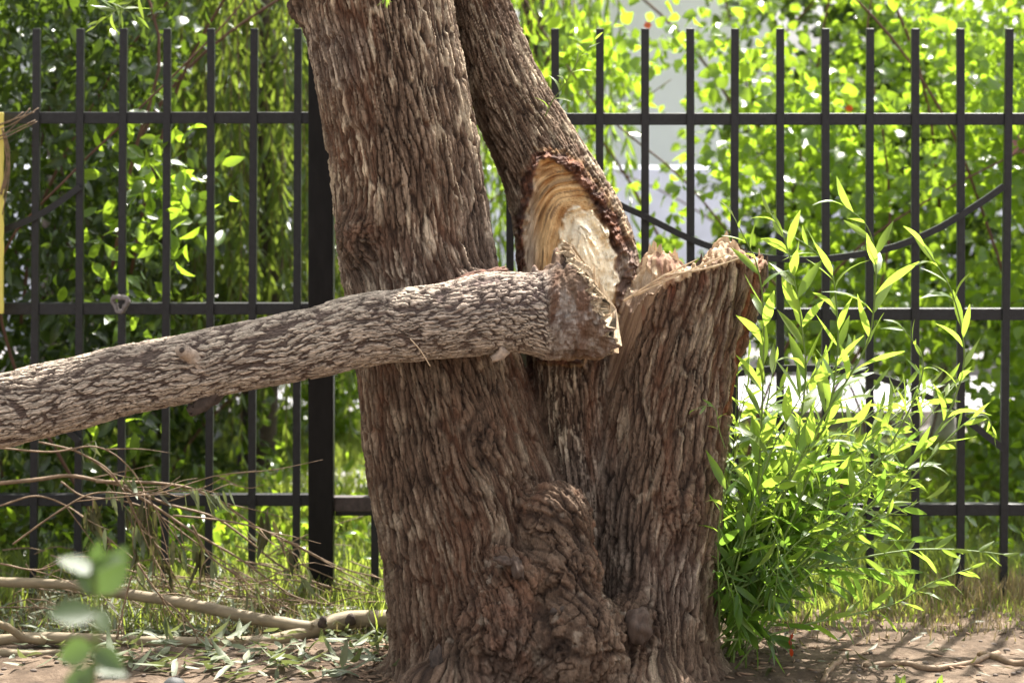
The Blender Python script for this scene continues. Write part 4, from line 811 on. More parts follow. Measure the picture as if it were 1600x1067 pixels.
# ------------------------------------------------------------------ plants behind the fence
def leafy(root, tm, key, mat, pos, d, nr, s, nparts=290):
    o = np.argsort(pos[:, 1] - 6 * s * (np.abs(pos[:, 0] * FP / pos[:, 1]) < 820)); a, b = o[:nparts], o[nparts:]
    leaf_objs('leaf', tm, key, mat, root, pos[a], d[a], nr[a], s[a])
    if not len(b): return
    V, F, v = scatter(tm, pos[b], d[b], nr[b], s[b]); q = part('foliage', V, F, mat, root, var=v); q['kind'] = 'stuff'
def vine(name, label, cat, px0, px1, dens, Dr, nst, tm, key, mat, size, seed, group=None, hang=.25, stemmat=None, bias=(0, -.5, .4)):
    """leafy climber: wandering stems with leaves along them. dens(px,py)->0..1 keeps or drops a leaf"""
    r_ = np.random.default_rng(seed); xm = ((px0 + px1) / 2 - 800) * Dr[0] / FP; root = empty(name, (xm, sum(Dr) / 2, 0), label, cat, group)
    Ps = []
    for k in range(nst[0]):
        D = r_.uniform(*Dr); px = r_.uniform(px0, px1); x = (px - 800) * D / FP; z0 = 0 if k % 2 == 0 else r_.uniform(.6, 1.2)
        q = [np.array([x, D, z0])]; dr = np.array([r_.normal(0, .25), r_.normal(0, .1), 1.])
        for j in range(7): dr = dr + np.array([r_.normal(0, .35), r_.normal(0, .12), 0]); dr[2] = max(dr[2], .35); dr /= np.linalg.norm(dr); q.append(q[-1] + dr * .33)
        P = smooth_path(q, 24); V, F = tube(P, np.linspace(.006, .002, 24), 6); o = part('stem', V, F, stemmat or M['brownstem'], root); Ps.append(P)
    n = nst[1]; D = r_.uniform(*Dr, n); px = r_.uniform(px0, px1, n); py = r_.uniform(-180, 930, n)
    keep = r_.random(n) < dens(px, py, D); px, py, D = px[keep], py[keep], D[keep]; n = len(px)
    pos = np.stack([(px - 800) * D / FP, D, CH - (py - HZ) * D / FP], 1)
    # clump the leaves round short twigs
    nc = max(1, n // 7); cen = pos[r_.integers(0, n, nc)]; pick = r_.integers(0, nc, n); pos = cen[pick] + r_.normal(0, .055, (n, 3)) * np.array([1, 1, 1.1]); pos[:, 2] = np.maximum(pos[:, 2], .03)
    d = rdir(n) + np.array([0, -.2, -hang]); nr = rdir(n) * .8 + np.array(bias); s = size[0] + (size[1] - size[0]) * r_.random(n) ** 1.6
    leafy(root, tm, key, mat, pos, d, nr, s); return root
def dens_right(px, py, D):
    g = .5 + .5 * noise(px * .011, py * .011, D * 1.5, s=5) + .25 * noise(px * .03, py * .03, s=6); bot = np.interp(px, [880, 1000, 1150, 1300, 1400, 1500, 1560, 1700], [440, 440, 500, 560, 560, 600, 780, 900])
    dn = np.interp(px, [850, 950, 1000, 1120, 1160, 1250, 1350, 1450, 1600], [.75, .55, .42, .38, .85, 1., .9, .95, 1.])
    hole = np.exp(-(((px - 975) / 55) ** 2 + ((py - 290) / 95) ** 2)) + np.exp(-(((px - 1075) / 55) ** 2 + ((py - 270) / 130) ** 2)) + .9 * np.exp(-(((px - 1370) / 50) ** 2 + ((py - 30) / 45) ** 2)) + .8 * np.exp(-(((px - 1050) / 60) ** 2 + ((py - 70) / 60) ** 2))
    return np.clip((g * 2.3 - .62) * dn * (py < bot + 50 * noise(px * .03, px * 0, s=8)) * (1 - .62 * np.minimum(hole, 1)), 0, 1)
vine('climbing_vine', 'backlit lime green climber with round leaves behind the fence right of the tree', 'vine', 880, 1420, dens_right, (7.7, 9.2), (7, 21000), RND, 'round', M['vine'], (.034, .066), 11)
vine('climbing_vine', 'denser darker green climber at the far right behind the fence', 'vine', 1400, 1760, dens_right, (7.6, 9.3), (6, 19000), RND, 'round', M['vine'], (.034, .066), 12)
def dens_back(px, py, D): return np.clip(dens_right(px, py, D) * 1.0 + .75 * sstep(1120, 1200, px) * sstep(60, 200, py) * (py < 560), 0, 1) * sstep(1080, 1180, px)
vine('background_hedge', 'darker green hedge standing behind the lime climbers at the right', 'hedge', 1080, 1780, dens_back, (9.2, 9.55), (4, 15000), RND, 'roundback', M['hedge'], (.04, .07), 17)
def dens_left(px, py, D):
    g = .55 + .5 * noise(px * .012, py * .012, D * 1.5, s=15)
    dn = np.interp(px, [-200, 60, 200, 280, 330], [1.4, 1.3, .9, .35, 0]); up = np.interp(py, [-150, 0, 120, 200, 650, 760], [1.4, 1.3, .9, 1, 1, .25]) + .5 * (px > 150) * (py < 110)
    return np.clip(g * 1.2 * dn * up, 0, 1)
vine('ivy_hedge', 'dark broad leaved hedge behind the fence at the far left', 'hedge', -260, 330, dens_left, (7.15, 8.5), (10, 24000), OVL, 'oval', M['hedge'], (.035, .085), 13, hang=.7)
def dens_lit(px, py, D): return np.clip(np.exp(-(((px - 215) / 75) ** 2 + ((py - 320) / 150) ** 2)) * .5 + .25 * np.exp(-(((px - 190) / 60) ** 2 + ((py - 640) / 45) ** 2)), 0, 1)
vine('leafy_sapling', 'young sapling with large bright green leaves by the third and fourth fence bars', 'sapling', 110, 330, dens_lit, (6.98, 7.15), (2, 2200), OVL, 'ovalit', M['vine'], (.06, .09), 14, hang=.3)
def weeping(name, label, px0, px1, Dr, nst, top, bot, seed, mat, dn=30):
    """hanging withies with slender leaves"""
    r_ = np.random.default_rng(seed); D = sum(Dr) / 2; root = empty(name, (((px0 + px1) / 2 - 800) * D / FP, D + .1, 0), label, 'tree'); A = [[], [], [], []]
    P = smooth_path([(wloc(root).x, D + .3, 0), (wloc(root).x + .05, D + .3, 1.2), (wloc(root).x - .05, D + .25, 2.4), (wloc(root).x + .2, D, 3.0)], 24); V, F = tube(P, np.linspace(.07, .03, 24), 12); part('trunk', V, F, M['stubbark'], root)
    for k in range(nst):
        Dk = r_.uniform(*Dr); px = r_.uniform(px0, px1); yb = r_.uniform(*bot); yt = r_.uniform(*top); dx = r_.normal(0, 18)
        P = smooth_path([W(px, yt, Dk), W(px + dx, yt * .6 + yb * .4, Dk), W(px + dx * 1.6 + r_.normal(0, 14), yb, Dk)], 14); V, F = tube(P, np.linspace(.0025, .001, 14), 5); part('withy', V, F, M['twig'], root)
        q = shoot_leaves(P, int(dn * (yb - yt) / 600) + 6, .02, (.07, .12), spread=.55, up=1., droop=.5)
        for a, b in zip(A, q): a.append(b)
    pos, d, nr, s = [np.concatenate(a) for a in A]; leafy(root, SLT, 'weep' + name + str(seed), mat, pos, d, nr, s)
weeping('weeping_willow', 'weeping willow with hanging slender leaves behind the fence left of the post', 170, 600, (7.8, 9.0), 120, (-250, 0), (420, 740), 21, M['weep'], 52)
weeping('willow_tree', 'bright narrow leaved tree seen between the trunk and the leaning limb', 700, 960, (8.2, 9.4), 46, (-250, 0), (380, 640), 22, M['vine'], 40)

# tree added out of view to shade the left side, trees in the distance, canopy above the picture
def crown(parent, c, rad, n, tm, mat, size, seed):
    r_ = np.random.default_rng(seed); nc = max(4, n // 60); cc_ = r_.normal(size=(nc, 3)); cc_ /= np.linalg.norm(cc_, axis=1)[:, None]; cc_ *= r_.random((nc, 1)) ** .4
    pos = cc_[r_.integers(0, nc, n)] + r_.normal(0, .16, (n, 3)); pos = pos * np.array(rad) + np.array(c); d = rdir(n) + np.array([0, 0, -.4]); nr = rdir(n) + np.array([0, 0, .7])
    V, F, v = scatter(tm, pos, d, nr, r_.uniform(*size, n)); o = part('crown', V, F, mat, parent, var=v); o['kind'] = 'stuff'; return o
crown(TREE, (-1.7, 6.0, 4.3), (1.3, 1.1, .7), 3200, SLT, M['willow'], (.10, .15), 5)  # the willow's unseen crown, put in to dapple the ground
def tree(name, label, x, y, h, rad, n, mat, seed, size=(.12, .2), tm=None):
    root = empty(name, (x, y, 0), label, 'tree'); P = smooth_path([(x, y, -.05), (x + .05, y, h * .3), (x - .1, y + .1, h * .6), (x, y, h * .9)], 16); V, F = tube(P, np.linspace(h * .035, h * .012, 16), 12); part('trunk', V, F, M['stubbark'], root)
    crown(root, (x, y, h * .72), rad, n, tm or OVL, mat, size, seed)
tree('added_shade_tree', 'dark leafy tree added out of view to shade the far left', -1.9, 10.1, 4.0, (1.7, 1.3, .75), 8000, M['hedge'], 31, (.08, .13))  # added tree, crown above the view, placed to shade the left hedge
for i, (x, y, h, lab) in enumerate([(-7.5, 19, 5, 'rounded green tree beyond the road at the far left'), (-3.2, 20, 5.5, 'broad green tree across the road behind the weeping willow'), (6.5, 21, 5.5, 'green tree across the road at the far right'), (-.6, 22, 6, 'green tree across the road behind the trunk')]):
    tree('street_tree', lab, x, y, h, (2.0, 1.6, 1.9), 5200, M['vine'], 50 + i, (.16, .26))
def dens_low(px, py, D): return np.clip(.8 * sstep(400, 560, py) * sstep(700, 560, py), 0, 1)
# low shrubs behind
def shrub(label, x, y, rad, n, mat, seed, tm, size):
    root = empty('shrub', (x, y, 0), label, 'shrub', 'shrubs behind the fence'); P = [(x, y, 0), (x + .02, y, rad[2] * .8), (x, y, rad[2] * 1.3)]; V, F = tube(smooth_path(P, 8), .01, 6); part('stem', V, F, M['brownstem'], root)
    crown(root, (x, y, rad[2] * .95), rad, n, tm, mat, size, seed).name = 'foliage'
shrub('green shrub at the very edge of the view, right of the last fence bars', 1.85, 8.1, (.28, .4, .42), 900, M['vine'], 61, RND, (.04, .06))
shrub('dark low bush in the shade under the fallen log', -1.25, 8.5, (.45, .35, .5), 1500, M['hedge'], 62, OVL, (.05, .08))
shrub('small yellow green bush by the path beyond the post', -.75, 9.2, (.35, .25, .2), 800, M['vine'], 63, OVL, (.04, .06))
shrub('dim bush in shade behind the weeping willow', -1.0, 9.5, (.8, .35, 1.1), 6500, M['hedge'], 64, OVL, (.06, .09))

# ------------------------------------------------------------------ buildings, wall, pedestal far behind
def building(label, x0, x1, y0, y1, h, cols, rows, mat):
    root = empty('building', ((x0 + x1) / 2, y0, 0), label, 'building'); V, F = box(x0, x1, y0, y1, 0, h); part('wall', V, F, mat, root, smooth=False)
    V, F = box(x0 - .3, x1 + .3, y0 - .3, y1 + .3, h, h + .35); part('roof', V, F, M['roof'], root, smooth=False)
    wd = (x1 - x0) / cols
    for r_ in range(rows):
        for c_ in range(cols):
            cx = x0 + (c_ + .5) * wd; zc = 3.3 + r_ * 1.8
            V, F = box(cx - .55, cx + .55, y0 - .06, y0 + .02, zc - .7, zc + .7); fr = part('window', V, F, M['urn'], root, smooth=False)
            V, F = box(cx - .45, cx + .45, y0 - .075, y0 - .02, zc - .6, zc + .6); part('pane', V, F, M['pane'], fr, smooth=False)
building('pale lilac rendered house seen through the vine leaves', .35, 2.6, 24, 32, 6.2, 1, 2, M['wall'])
building('pale house far behind the weeping willow at the left', -14, -3.5, 30, 38, 7, 4, 2, M['wall'])
V, F = box(-9, 12, 12.3, 12.5, 0, .95); o = part('boundary_wall', V, F, M['bwall'], smooth=False); tag(o, 'low pale wall along the far side of the road', 'wall')
root = empty('stone_pedestal', (W(1476, 0, 9.5)[0], 9.5, 0), 'pale stone pedestal with a terracotta bowl, behind the fence at right', 'pedestal'); x = wloc(root).x
V, F = tube([(x, 9.5, 0), (x, 9.5, .04), (x, 9.5, .06), (x, 9.5, .25), (x, 9.5, .34), (x, 9.5, .38)], [.1, .1, .06, .045, .06, .075], 16); part('column', V, F, M['urn'], root)
V, F = tube([(x, 9.5, .38), (x, 9.5, .43), (x, 9.5, .48), (x, 9.5, .49)], [.05, .09, .12, .11], 16); part('bowl', V, F, M['roof'], root)

# ------------------------------------------------------------------ grass
def blades(n, px_rng, D_rng, ht, mat, name, label, dens=None, seed=1, wd=.0035):
    r_ = np.random.default_rng(seed); D = r_.uniform(*D_rng, n); px = r_.uniform(*px_rng, n); x = (px - 800) * D / FP
    if dens is not None: k = r_.random(n) < dens(x, D, px); x, D = x[k], D[k]; n = len(x)
    h = r_.uniform(*ht, n) * (.6 + .5 * noise(x * 3, D * 3, s=seed)); a = r_.uniform(0, 2 * np.pi, n); ln = r_.uniform(.1, .75, n) * h; dx, dy = np.cos(a), np.sin(a); z0 = gz(x, D) - .005
    b = np.stack([x, D, z0], 1); sd2 = np.stack([-dy, dx, 0 * dx], 1) * wd; V = []
    for f, wf in ((0, 1), (.5, .8), (1, .12)):
        c = b + np.stack([dx * ln * f * f, dy * ln * f * f, h * f * (1 - .25 * f * ln / h)], 1); V += [c - sd2 * wf, c + sd2 * wf]
    V = np.stack(V, 1).reshape(-1, 3); t = np.array([(0, 1, 3, 2), (2, 3, 5, 4)]); F = (t[None] + (np.arange(n) * 6)[:, None, None]).reshape(-1, 4)
    o = part(name, V, F, mat, var=np.repeat(r_.random(n), 6)); tag(o, label, 'grass', kind='stuff')
blades(70000, (-120, 1720), (6.9, 9.6), (.05, .15), M['grass'], 'turf', 'sunlit green turf behind the fence', lambda x, D, px: (.35 + .6 * (noise(x * 2, D * 2, s=3) > -.3)) * np.interp(D, [6.9, 8, 9.6], [1, .8, .6]), 1, .004)
blades(9000, (1120, 1700), (6.25, 7.0), (.04, .13), M['grass'], 'fence_grass', 'grass tufts along the foot of the fence at the right', lambda x, D, px: np.clip(np.interp(D, [6.25, 6.5, 7], [0, .7, 1]) * (noise(x * 4, D * 5, s=13) + .65), 0, 1), 2, .0025)
blades(6000, (1120, 1700), (6.15, 6.9), (.03, .12), M['drygrass'], 'dry_grass', 'dry straw coloured grass at the edge of the soil', lambda x, D, px: np.clip(np.interp(D, [6.15, 6.45, 6.9], [.05, .8, .6]) * (noise(x * 5, D * 6, s=23) + .6), 0, 1), 3, .0018)
blades(17000, (-120, 640), (6.2, 7.1), (.04, .16), M['grass'], 'shaded_grass', 'grass under the fallen twigs at the left', lambda x, D, px: np.clip(np.interp(D, [6.2, 6.5, 7], [.05, .5, 1]) * (noise(x * 4, D * 5, s=33) + .7), 0, 1), 4, .0025)
blades(2200, (-120, 640), (6.2, 7.0), (.03, .12), M['drygrass'], 'dry_grass', 'dry grass among the twigs at the left', None, 5, .0018)
# broad weeds behind the fence
r_ = np.random.default_rng(77); n = 2600; D = r_.uniform(7.0, 8.4, n); px = r_.uniform(-80, 1700, n); k = r_.random(n) < np.where((px < 640) | (px > 1080), .9, .3); D, px = D[k], px[k]; n = len(D)
pos = np.stack([(px - 800) * D / FP, D, r_.uniform(.02, .16, n)], 1); V, F, v = scatter(OVL, pos, rdir(n) + np.array([0, 0, .3]), rdir(n) * .6 + np.array([0, 0, .8]), r_.uniform(.03, .06, n)); o = part('ground_cover', V, F, M['vine'], var=v); tag(o, 'low leafy weeds in the turf behind the fence', 'weeds', kind='stuff')

# ------------------------------------------------------------------ fallen branches and twigs at the left
def branch(label, paths, mat, twigs=(), name='fallen_branch', group=None, cat='branch'):
    p0 = W(*paths[0][0][0][:2], paths[0][0][0][2]); root = empty(name, tuple(p0), label, cat, group)
    for pts, rr in paths:
        P = smooth_path([W(*p) for p in pts], 50); r1 = np.interp(np.linspace(0, 1, 50), np.linspace(0, 1, len(rr)), rr); V, F = tube(P, r1 * (1 + .05 * noise(np.arange(50) * .5, np.zeros(50), s=len(pts))), 16)
        V = V + .0012 * fbm(V[:, 0] * 50, V[:, 1] * 50, V[:, 2] * 50, s=4)[:, None]; part('stem', V, F, mat, root)
    return root
FB = branch('smooth olive brown fallen branch forking on the ground left of the trunk', [
  ([(640, 968, 6.25), (600, 967, 6.25), (545, 968, 6.25), (500, 980, 6.22), (458, 994, 6.18), (420, 1001, 6.16), (360, 1004, 6.14), (250, 1003, 6.12), (150, 999, 6.12), (60, 996, 6.12), (-60, 1004, 6.1)], [.024, .024, .0235, .023, .0195, .017, .0155, .0155, .015, .015, .014]),
  ([(488, 981, 6.20), (450, 975, 6.20), (390, 964, 6.22), (300, 944, 6.25), (200, 928, 6.28), (100, 913, 6.30), (0, 909, 6.32), (-80, 905, 6.33)], [.017, .0165, .0155, .0145, .014, .013, .0125, .012]),
  ([(70, 1000, 6.11), (38, 996, 6.08), (12, 980, 6.05), (-30, 965, 6.0)], [.012, .010, .009, .008]),
  ([(95, 1018, 6.02), (50, 1022, 6.0), (0, 1020, 6.0), (-40, 1022, 6.0)], [.007, .009, .010, .01])], M['branch'])
for p, d, r in ((W(505, 966, 6.20), (.2, -.3, 1), .009), (W(548, 962, 6.22), (.1, -.4, 1), .010)):
    P = np.array(p); dd = np.array(d) / np.linalg.norm(d); V, F = tube([P - dd * .02, P, P + dd * .006], [r * 1.5, r, r * .5], 12); part('scar', V, F, M['stubbark'], FB)
TW = [  # photo paths of the longer twigs
 [(-20, 757), (60, 749), (105, 743), (150, 750), (195, 760), (260, 787), (330, 806), (380, 838), (440, 885), (500, 912), (560, 925), (610, 932)],
 [(95, 752), (130, 775), (190, 782), (240, 800), (310, 850), (370, 890), (430, 920), (520, 960)],
 [(150, 752), (260, 756), (330, 775), (400, 822), (480, 862), (540, 895), (604, 926)],
 [(0, 790), (60, 775), (120, 800), (180, 850), (230, 890), (270, 925), (300, 970)],
 [(190, 760), (240, 790), (300, 830), (370, 870), (420, 905), (470, 935), (560, 950)],
 [(60, 690), (130, 710), (190, 760), (215, 810), (250, 860), (290, 930)],
 [(110, 700), (170, 735), (205, 790), (230, 850), (260, 905)],
 [(270, 805), (340, 812), (400, 824), (460, 850), (530, 885), (600, 905)],
 [(0, 700), (80, 706), (150, 698), (200, 728), (240, 790), (290, 860)],
 [(205, 900), (190, 960), (178, 1020)], [(215, 880), (250, 930), (290, 965), (310, 1000)], [(300, 820), (330, 870), (380, 905), (440, 960)], [(0, 880), (60, 890), (120, 870), (200, 880)], [(20, 850), (90, 800), (150, 770), (240, 772), (330, 745), (400, 735)]]
TWL = ['long arched twig crossing the lower rail from the left edge', 'twig sagging to the ground below the lower rail', 'straight brown twig slanting from the rail to the trunk foot', 'bare twig starting at the left edge under the lower rail', 'middle twig of the spray slanting to the right', 'twig hanging from under the log', 'second thin twig under the log', 'thin twig running level to the right across the black post', 'curling twig just under the fallen log', 'short upright twig with wilted leaves on the lower branch', 'drooping twig ending among the fallen leaves', 'thin twig crossing the upper fallen branch', 'short level twig over the left grass', 'fine twig rising past the lower rail to the right']
r_ = np.random.default_rng(9)
for k, (pts, lb_) in enumerate(zip(TW, TWL)):
    D0 = 6.42 - .02 * k; P = smooth_path([W(a, b, D0 + .012 * i - .15 * (k in (9, 10))) for i, (a, b) in enumerate(pts)], 40); root = empty('fallen_twig', tuple(P[0]), lb_, 'twig', 'bare twigs fallen over the lower rail')
    th_ = .006 if k == 0 else .0045 if k in (2, 4) else .0028; V, F = tube(P, np.linspace(th_, .0012, 40), 7); part('stem', V, F, M['twig'], root)
    for j in range(7):
        t = r_.uniform(.2, .97); p = along(P, np.array([t]))[0]; T = along(P, np.array([min(1, t + .03)]))[0] - p; T /= np.linalg.norm(T) + 1e-9; sd3 = r_.normal(0, .5, 3); sd3[2] -= .15; q = p + (T + sd3 * .8) * r_.uniform(.06, .2); mid_ = (p + q) / 2 + r_.normal(0, .012, 3)
        q[2] = max(q[2], .02); V, F = tube(smooth_path([p, mid_, q], 7), np.linspace(.0017, .0007, 7), 5); part('side_twig', V, F, M['twig'], root)
        if r_.random() < .6:
            m = int(r_.integers(2, 6)); tt = r_.uniform(.4, 1, m); pos = p + (q - p) * tt[:, None]; leaf_objs('leaf', WIL, 'wilt' if k in (9, 10) or j % 3 else 'olive', M['wilt'] if k in (9, 10) or j % 3 else M['olive'], root, pos, np.tile([0, 0, -1.], (m, 1)) + .5 * rdir(m) + .4 * T, rdir(m) + np.array([0, -.5, 0]), r_.uniform(.045, .08, m))
# clusters of withered dark leaves hanging on the twigs
for (a, b, lb_) in ((145, 805, 'withered brown leaf cluster hanging below the lower rail, left one'), (232, 810, 'withered brown leaf cluster hanging below the lower rail, between two bars'), (315, 875, 'withered grey leaf cluster in front of the fence bar over the branch'), (418, 825, 'small withered leaf cluster hanging right by the bar left of the post')):
    p = W(a, b, 6.38); root = empty('leaf_cluster', tuple(p), lb_, 'withered leaves', 'withered leaf clusters on the twigs'); m = 14; pos = p + rng.normal(0, .012, (m, 3)) + np.array([0, 0, .02])
    leaf_objs('leaf', WIL, 'olive', M['olive'], root, pos, np.tile([0, 0, -1.], (m, 1)) + .35 * rdir(m), rdir(m) + np.array([0, -1, 0]), rng.uniform(.05, .085, m)); V, F = tube([p + np.array([0, 0, .05]), p + np.array([0, 0, .02]), p], .0015, 5); part('stem', V, F, M['twig'], root)
# thicket of fine broken twigs on the grass
parts_ = []
for k in range(80):
    px = r_.uniform(-60, 610); D = r_.uniform(6.3, 6.85); p = np.array([(px - 800) * D / FP, D, r_.uniform(.01, .12)]); a = r_.normal(0, .5); q = p + np.array([math.cos(a), r_.normal(0, .3), -.25 + r_.normal(0, .2)]) * r_.uniform(.1, .35); q[2] = max(q[2], .01)
    parts_.append(tube(smooth_path([p, (p + q) / 2 + r_.normal(0, .015, 3), q], 6), np.linspace(.002, .0009, 6), 4))
V, F, _ = join(parts_); o = part('twig_litter', V, F, M['twig']); tag(o, 'tangle of fine dry twigs on the ground at the left', 'twigs', kind='stuff')
# fallen leaves: pieces lying on the ground
def litter(n, px_rng, D_rng, size, key, mat, r_):
    D = D_rng[0] + (D_rng[1] - D_rng[0]) * r_.random(n) ** 1.3; px = r_.uniform(*px_rng, n); x = (px - 800) * D / FP; pos = np.stack([x, D, gz(x, D) + r_.uniform(.004, .03, n)], 1)
    d = rdir(n); d[:, 2] *= .25; nr = np.tile([0, 0, 1.], (n, 1)) * r_.choice([-1, 1], (n, 1)) + .45 * rdir(n); return pos, d, nr, r_.uniform(*size, n)
a = litter(235, (170, 620), (5.78, 6.3), (.055, .10), 'wilt', M['wilt'], r_); leaf_objs('fallen_leaf', WIL, 'fallen', M['wilt'], GROUND, *a)
a = litter(50, (-40, 220), (5.85, 6.5), (.05, .085), 'wilt', M['wilt'], r_); leaf_objs('fallen_leaf', WIL, 'fallen', M['wilt'], GROUND, *a)
a = litter(60, (1110, 1620), (5.8, 6.5), (.03, .06), 'dry', M['olive'], r_); leaf_objs('fallen_leaf', WIL, 'fallendry', M['olive'], GROUND, *a)
a = litter(1500, (-100, 640), (6.2, 6.95), (.04, .08), 'w', M['wilt'], r_); V, F, v = scatter(SLT, *a); o = part('leaf_litter', V, F, M['wilt'], var=v); tag(o, 'grey green fallen willow leaves covering the ground at the left', 'leaves', kind='stuff')
ch = []
for k in range(900):
    px = r_.normal(940, 330) if k % 3 else r_.uniform(560, 640); D = r_.uniform(5.7, 6.4); x = (px - 800) * D / FP; a = r_.uniform(0, 6.28); L_ = r_.uniform(.004, .018); dd = np.array([math.cos(a), math.sin(a), 0]) * L_; c = np.array([x, D, float(gz(np.array(x), np.array(D))) + .003])
    ch.append(tube([c - dd, c, c + dd], [.001, L_ * .22, .0012], 4))
V, F, _ = join(ch); o = part('wood_chips', V, F, M['cutchips']); tag(o, 'bark crumbs and wood chips strewn round the foot of the tree', 'wood chips', kind='stuff')
# surface roots and sticks on the bare soil at the right
for k, (pts, rr, lb_) in enumerate([([(1350, 1046), (1400, 1043), (1460, 1046), (1520, 1036), (1560, 1020)], .007, 'long bare root half buried in the soil at the right'), ([(1530, 1022), (1570, 1032), (1640, 1044)], .010, 'short thick root at the right edge of the soil'), ([(1286, 1067), (1300, 1047), (1314, 1037)], .007, 'short broken stick on the soil right of the tree')]):
    P = smooth_path([W(a, b, gy(b) * .995) for a, b in pts], 20); P[:, 2] = gz(P[:, 0], P[:, 1]) + .004; V, F = tube(P, rr * (1 + .15 * noise(np.arange(20) * .6, np.zeros(20), s=k)), 10); o = part('surface_root' if k < 2 else 'stick', V, F, M['twig']); tag(o, lb_, 'root' if k < 2 else 'stick')
# pebbles
pl = []
for k in range(260):
    px = r_.uniform(600, 1650) if k % 2 else r_.uniform(-50, 640); D = r_.uniform(5.75, 6.3); x = (px - 800) * D / FP; s = r_.uniform(.0025, .008); V, F = tube([(0, 0, -.7), (0, 0, -.4), (0, 0, .3), (0, 0, .7)], [.4, 1, .9, .35], 6); pl.append((V * s * np.array([1.2, 1, .7]) + np.array([x, D, gz(np.array(x), np.array(D)) + s * .3]), F))
V, F, _ = join(pl); o = part('gravel', V, F, M['grit']); tag(o, 'loose grit on the bare soil', 'gravel', kind='stuff')
chunk_o = None
c = W(272, 1066, 5.72); V, F = tube([c + np.array([0, 0, -.02]), c, c + np.array([0, 0, .008]), c + np.array([0, 0, .012])], [.028, .026, .018, .006], 12); V += rng.normal(0, .001, V.shape); o = part('stone', V, F, M['stone']); tag(o, 'small dark stone at the bottom edge left of the trunk', 'stone')

# little seedlings on the soil
for (px, lab) in ((1407, 'small green seedling on the bare soil right of the tree'), (1465, 'tiny seedling blade near the bottom right')):
    D = 5.62; p = np.array([(px - 800) * D / FP, D, 0]); root = empty('seedling', tuple(p), lab, 'seedling'); V, F = tube([p, p + np.array([0, 0, .03]), p + np.array([.003, 0, .05])], .0012, 5); part('stem', V, F, M['stem'], root)
    m = 4 if px == 1407 else 1; pos = np.tile(p + np.array([0, 0, .03]), (m, 1)); leaf_objs('leaf', OVL, 'seed', M['willow'], root, pos, np.array([[.3, -.2, 1], [1, 0, .15], [-.2, 0, .8], [.8, .1, -.2]])[:m], np.tile([0, -1, .6], (m, 1)), np.full(m, .035))

# ------------------------------------------------------------------ near blurred plant, hanging leaves at the top, dry vine at the left
D = 2.95; root = empty('young_plant', tuple(W(140, 1150, D)), 'blurred young plant with rounded grey green leaves close to the camera', 'plant')
P = smooth_path([W(138, 1900, D), W(140, 1150, D), W(146, 1060, D), (W(150, 980, D)), W(150, 900, D), W(147, 872, D)], 20); V, F = tube(P, np.linspace(.005, .0018, 20), 8); part('stem', V, F, M['stem'], root)
LV = [(147, 1010, -60, 22), (147, 1012, 45, 30), (150, 960, -70, -8), (150, 950, 25, 35), (148, 930, 45, -70), (149, 930, -28, -46), (148, 895, -52, -26), (148, 890, 48, -26), (147, 880, 8, -34), (140, 1050, -40, 20), (150, 1045, 48, 4), (142, 1035, -10, 40)]
pos = np.array([W(a, b, D) for a, b, _, _ in LV]); d = np.array([(c_ * 1., rng.normal(0, 20), -e_) for _, _, c_, e_ in LV]); s = np.array([math.hypot(c_, e_) * D / FP * 1.12 for _, _, c_, e_ in LV])
leaf_objs('leaf', [leaf_tmpl(.62, 6, .25, .1)], 'front', M['front'], root, pos, d, np.tile([0, -.8, .8], (len(LV), 1)) + .5 * rdir(len(LV)), s)
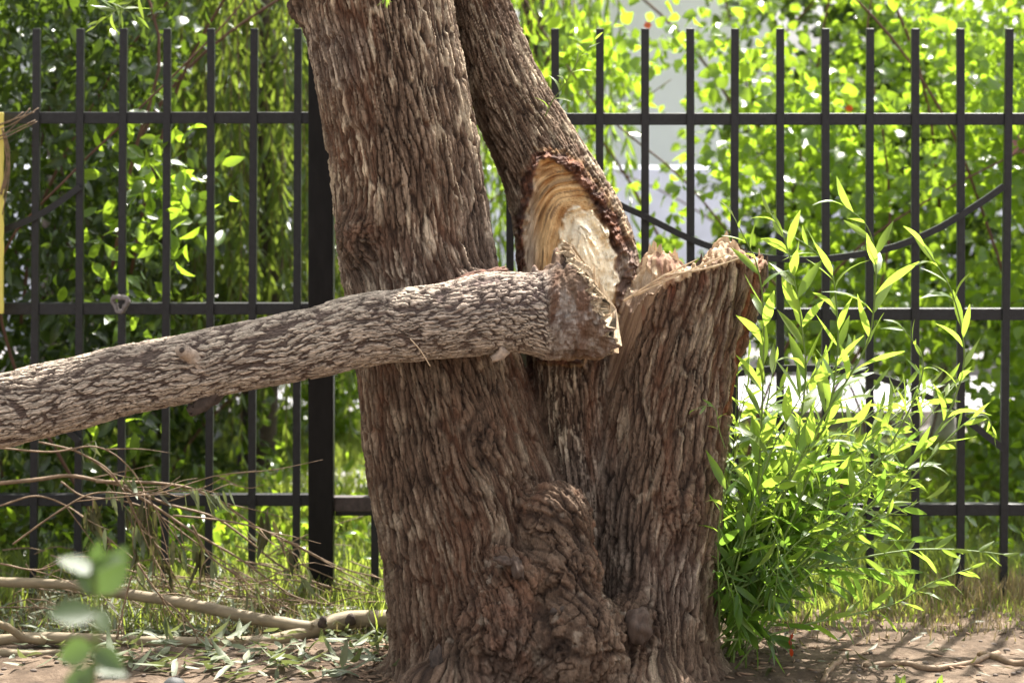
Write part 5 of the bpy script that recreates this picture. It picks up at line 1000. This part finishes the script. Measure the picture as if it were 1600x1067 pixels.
def sprig(label, pts, D, n, mat, key, size, name='hanging_sprig', **k):
    P = smooth_path([W(a, b, D) for a, b in pts], 16); root = empty(name, tuple(P[0]), label, 'sprig', 'willow sprigs hanging into the top of the view'); V, F = tube(P, .0012, 5); part('stem', V, F, M['stem'], root); q = shoot_leaves(P, n, .15, size, **k); leaf_objs('leaf', WIL, key, mat, root, *q)
sprig('bright hanging leaves in front of the top of the main trunk', [(600, -60), (602, -30), (604, -2)], 5.4, 12, M['willow'], 'willow', (.035, .05), spread=.5, droop=.6)
sprig('grey green twig with narrow leaves at the top over the first bars', [(225, -20), (205, 4), (180, 18), (150, 40)], 6.3, 9, M['weep'], 'weepf', (.05, .08))
sprig('narrow leaves hanging at the top beside the lilac sky, left of the third bar', [(120, -30), (150, -5), (190, 12), (215, 28)], 6.5, 8, M['willow'], 'willow', (.05, .08))
parts_ = []
for k in range(12):
    y0 = r_.uniform(176, 215); P = smooth_path([W(-20, y0 + 10, 6.79), W(r_.uniform(4, 14), y0, 6.78), W(r_.uniform(30, 62), r_.uniform(165, 190), 6.80)] if k < 6 else [W(3, 200, 6.79), W(r_.uniform(8, 16), r_.uniform(230, 270), 6.79), W(r_.uniform(-4, 8), r_.uniform(290, 340), 6.79)], 12)
    V, F = tube(P, .0016, 5); parts_.append((V, F))
root = empty('dry_vine', tuple(W(5, 190, 6.79)), 'dry brown vine wound round the top of the yellow board', 'vine')
for V, F in parts_: part('stem', V, F, M['twig'], root)
# red flowers, pink blossom among the vine leaves
for (a, b, c_, lb_) in ((1327, 170, (.8, .12, .02), 'orange red flower by the top rail'), (1012, 40, (.75, .15, .05), 'small red flowers high in the vine'), (1590, 225, (.8, .3, .5), 'pink blossom at the far right edge')):
    D = 7.9; p = W(a, b, D); root = empty('flower', tuple(p), lb_, 'flower'); m = 6; an = np.arange(m) * 2 * np.pi / m; dd = np.stack([np.cos(an), -.3 + 0 * an, np.sin(an)], 1); mt = simple('petal_' + lb_[:4].strip(), c_, .6); leaf_objs('petal', RND, 'petal' + str(a), mt, root, np.tile(p, (m, 1)), dd, np.tile([0, -1, .2], (m, 1)), np.full(m, .015 if a != 1590 else .045)); V, F = tube([p, p + np.array([0, .03, -.1])], .002, 5); part('stem', V, F, M['stem'], root)
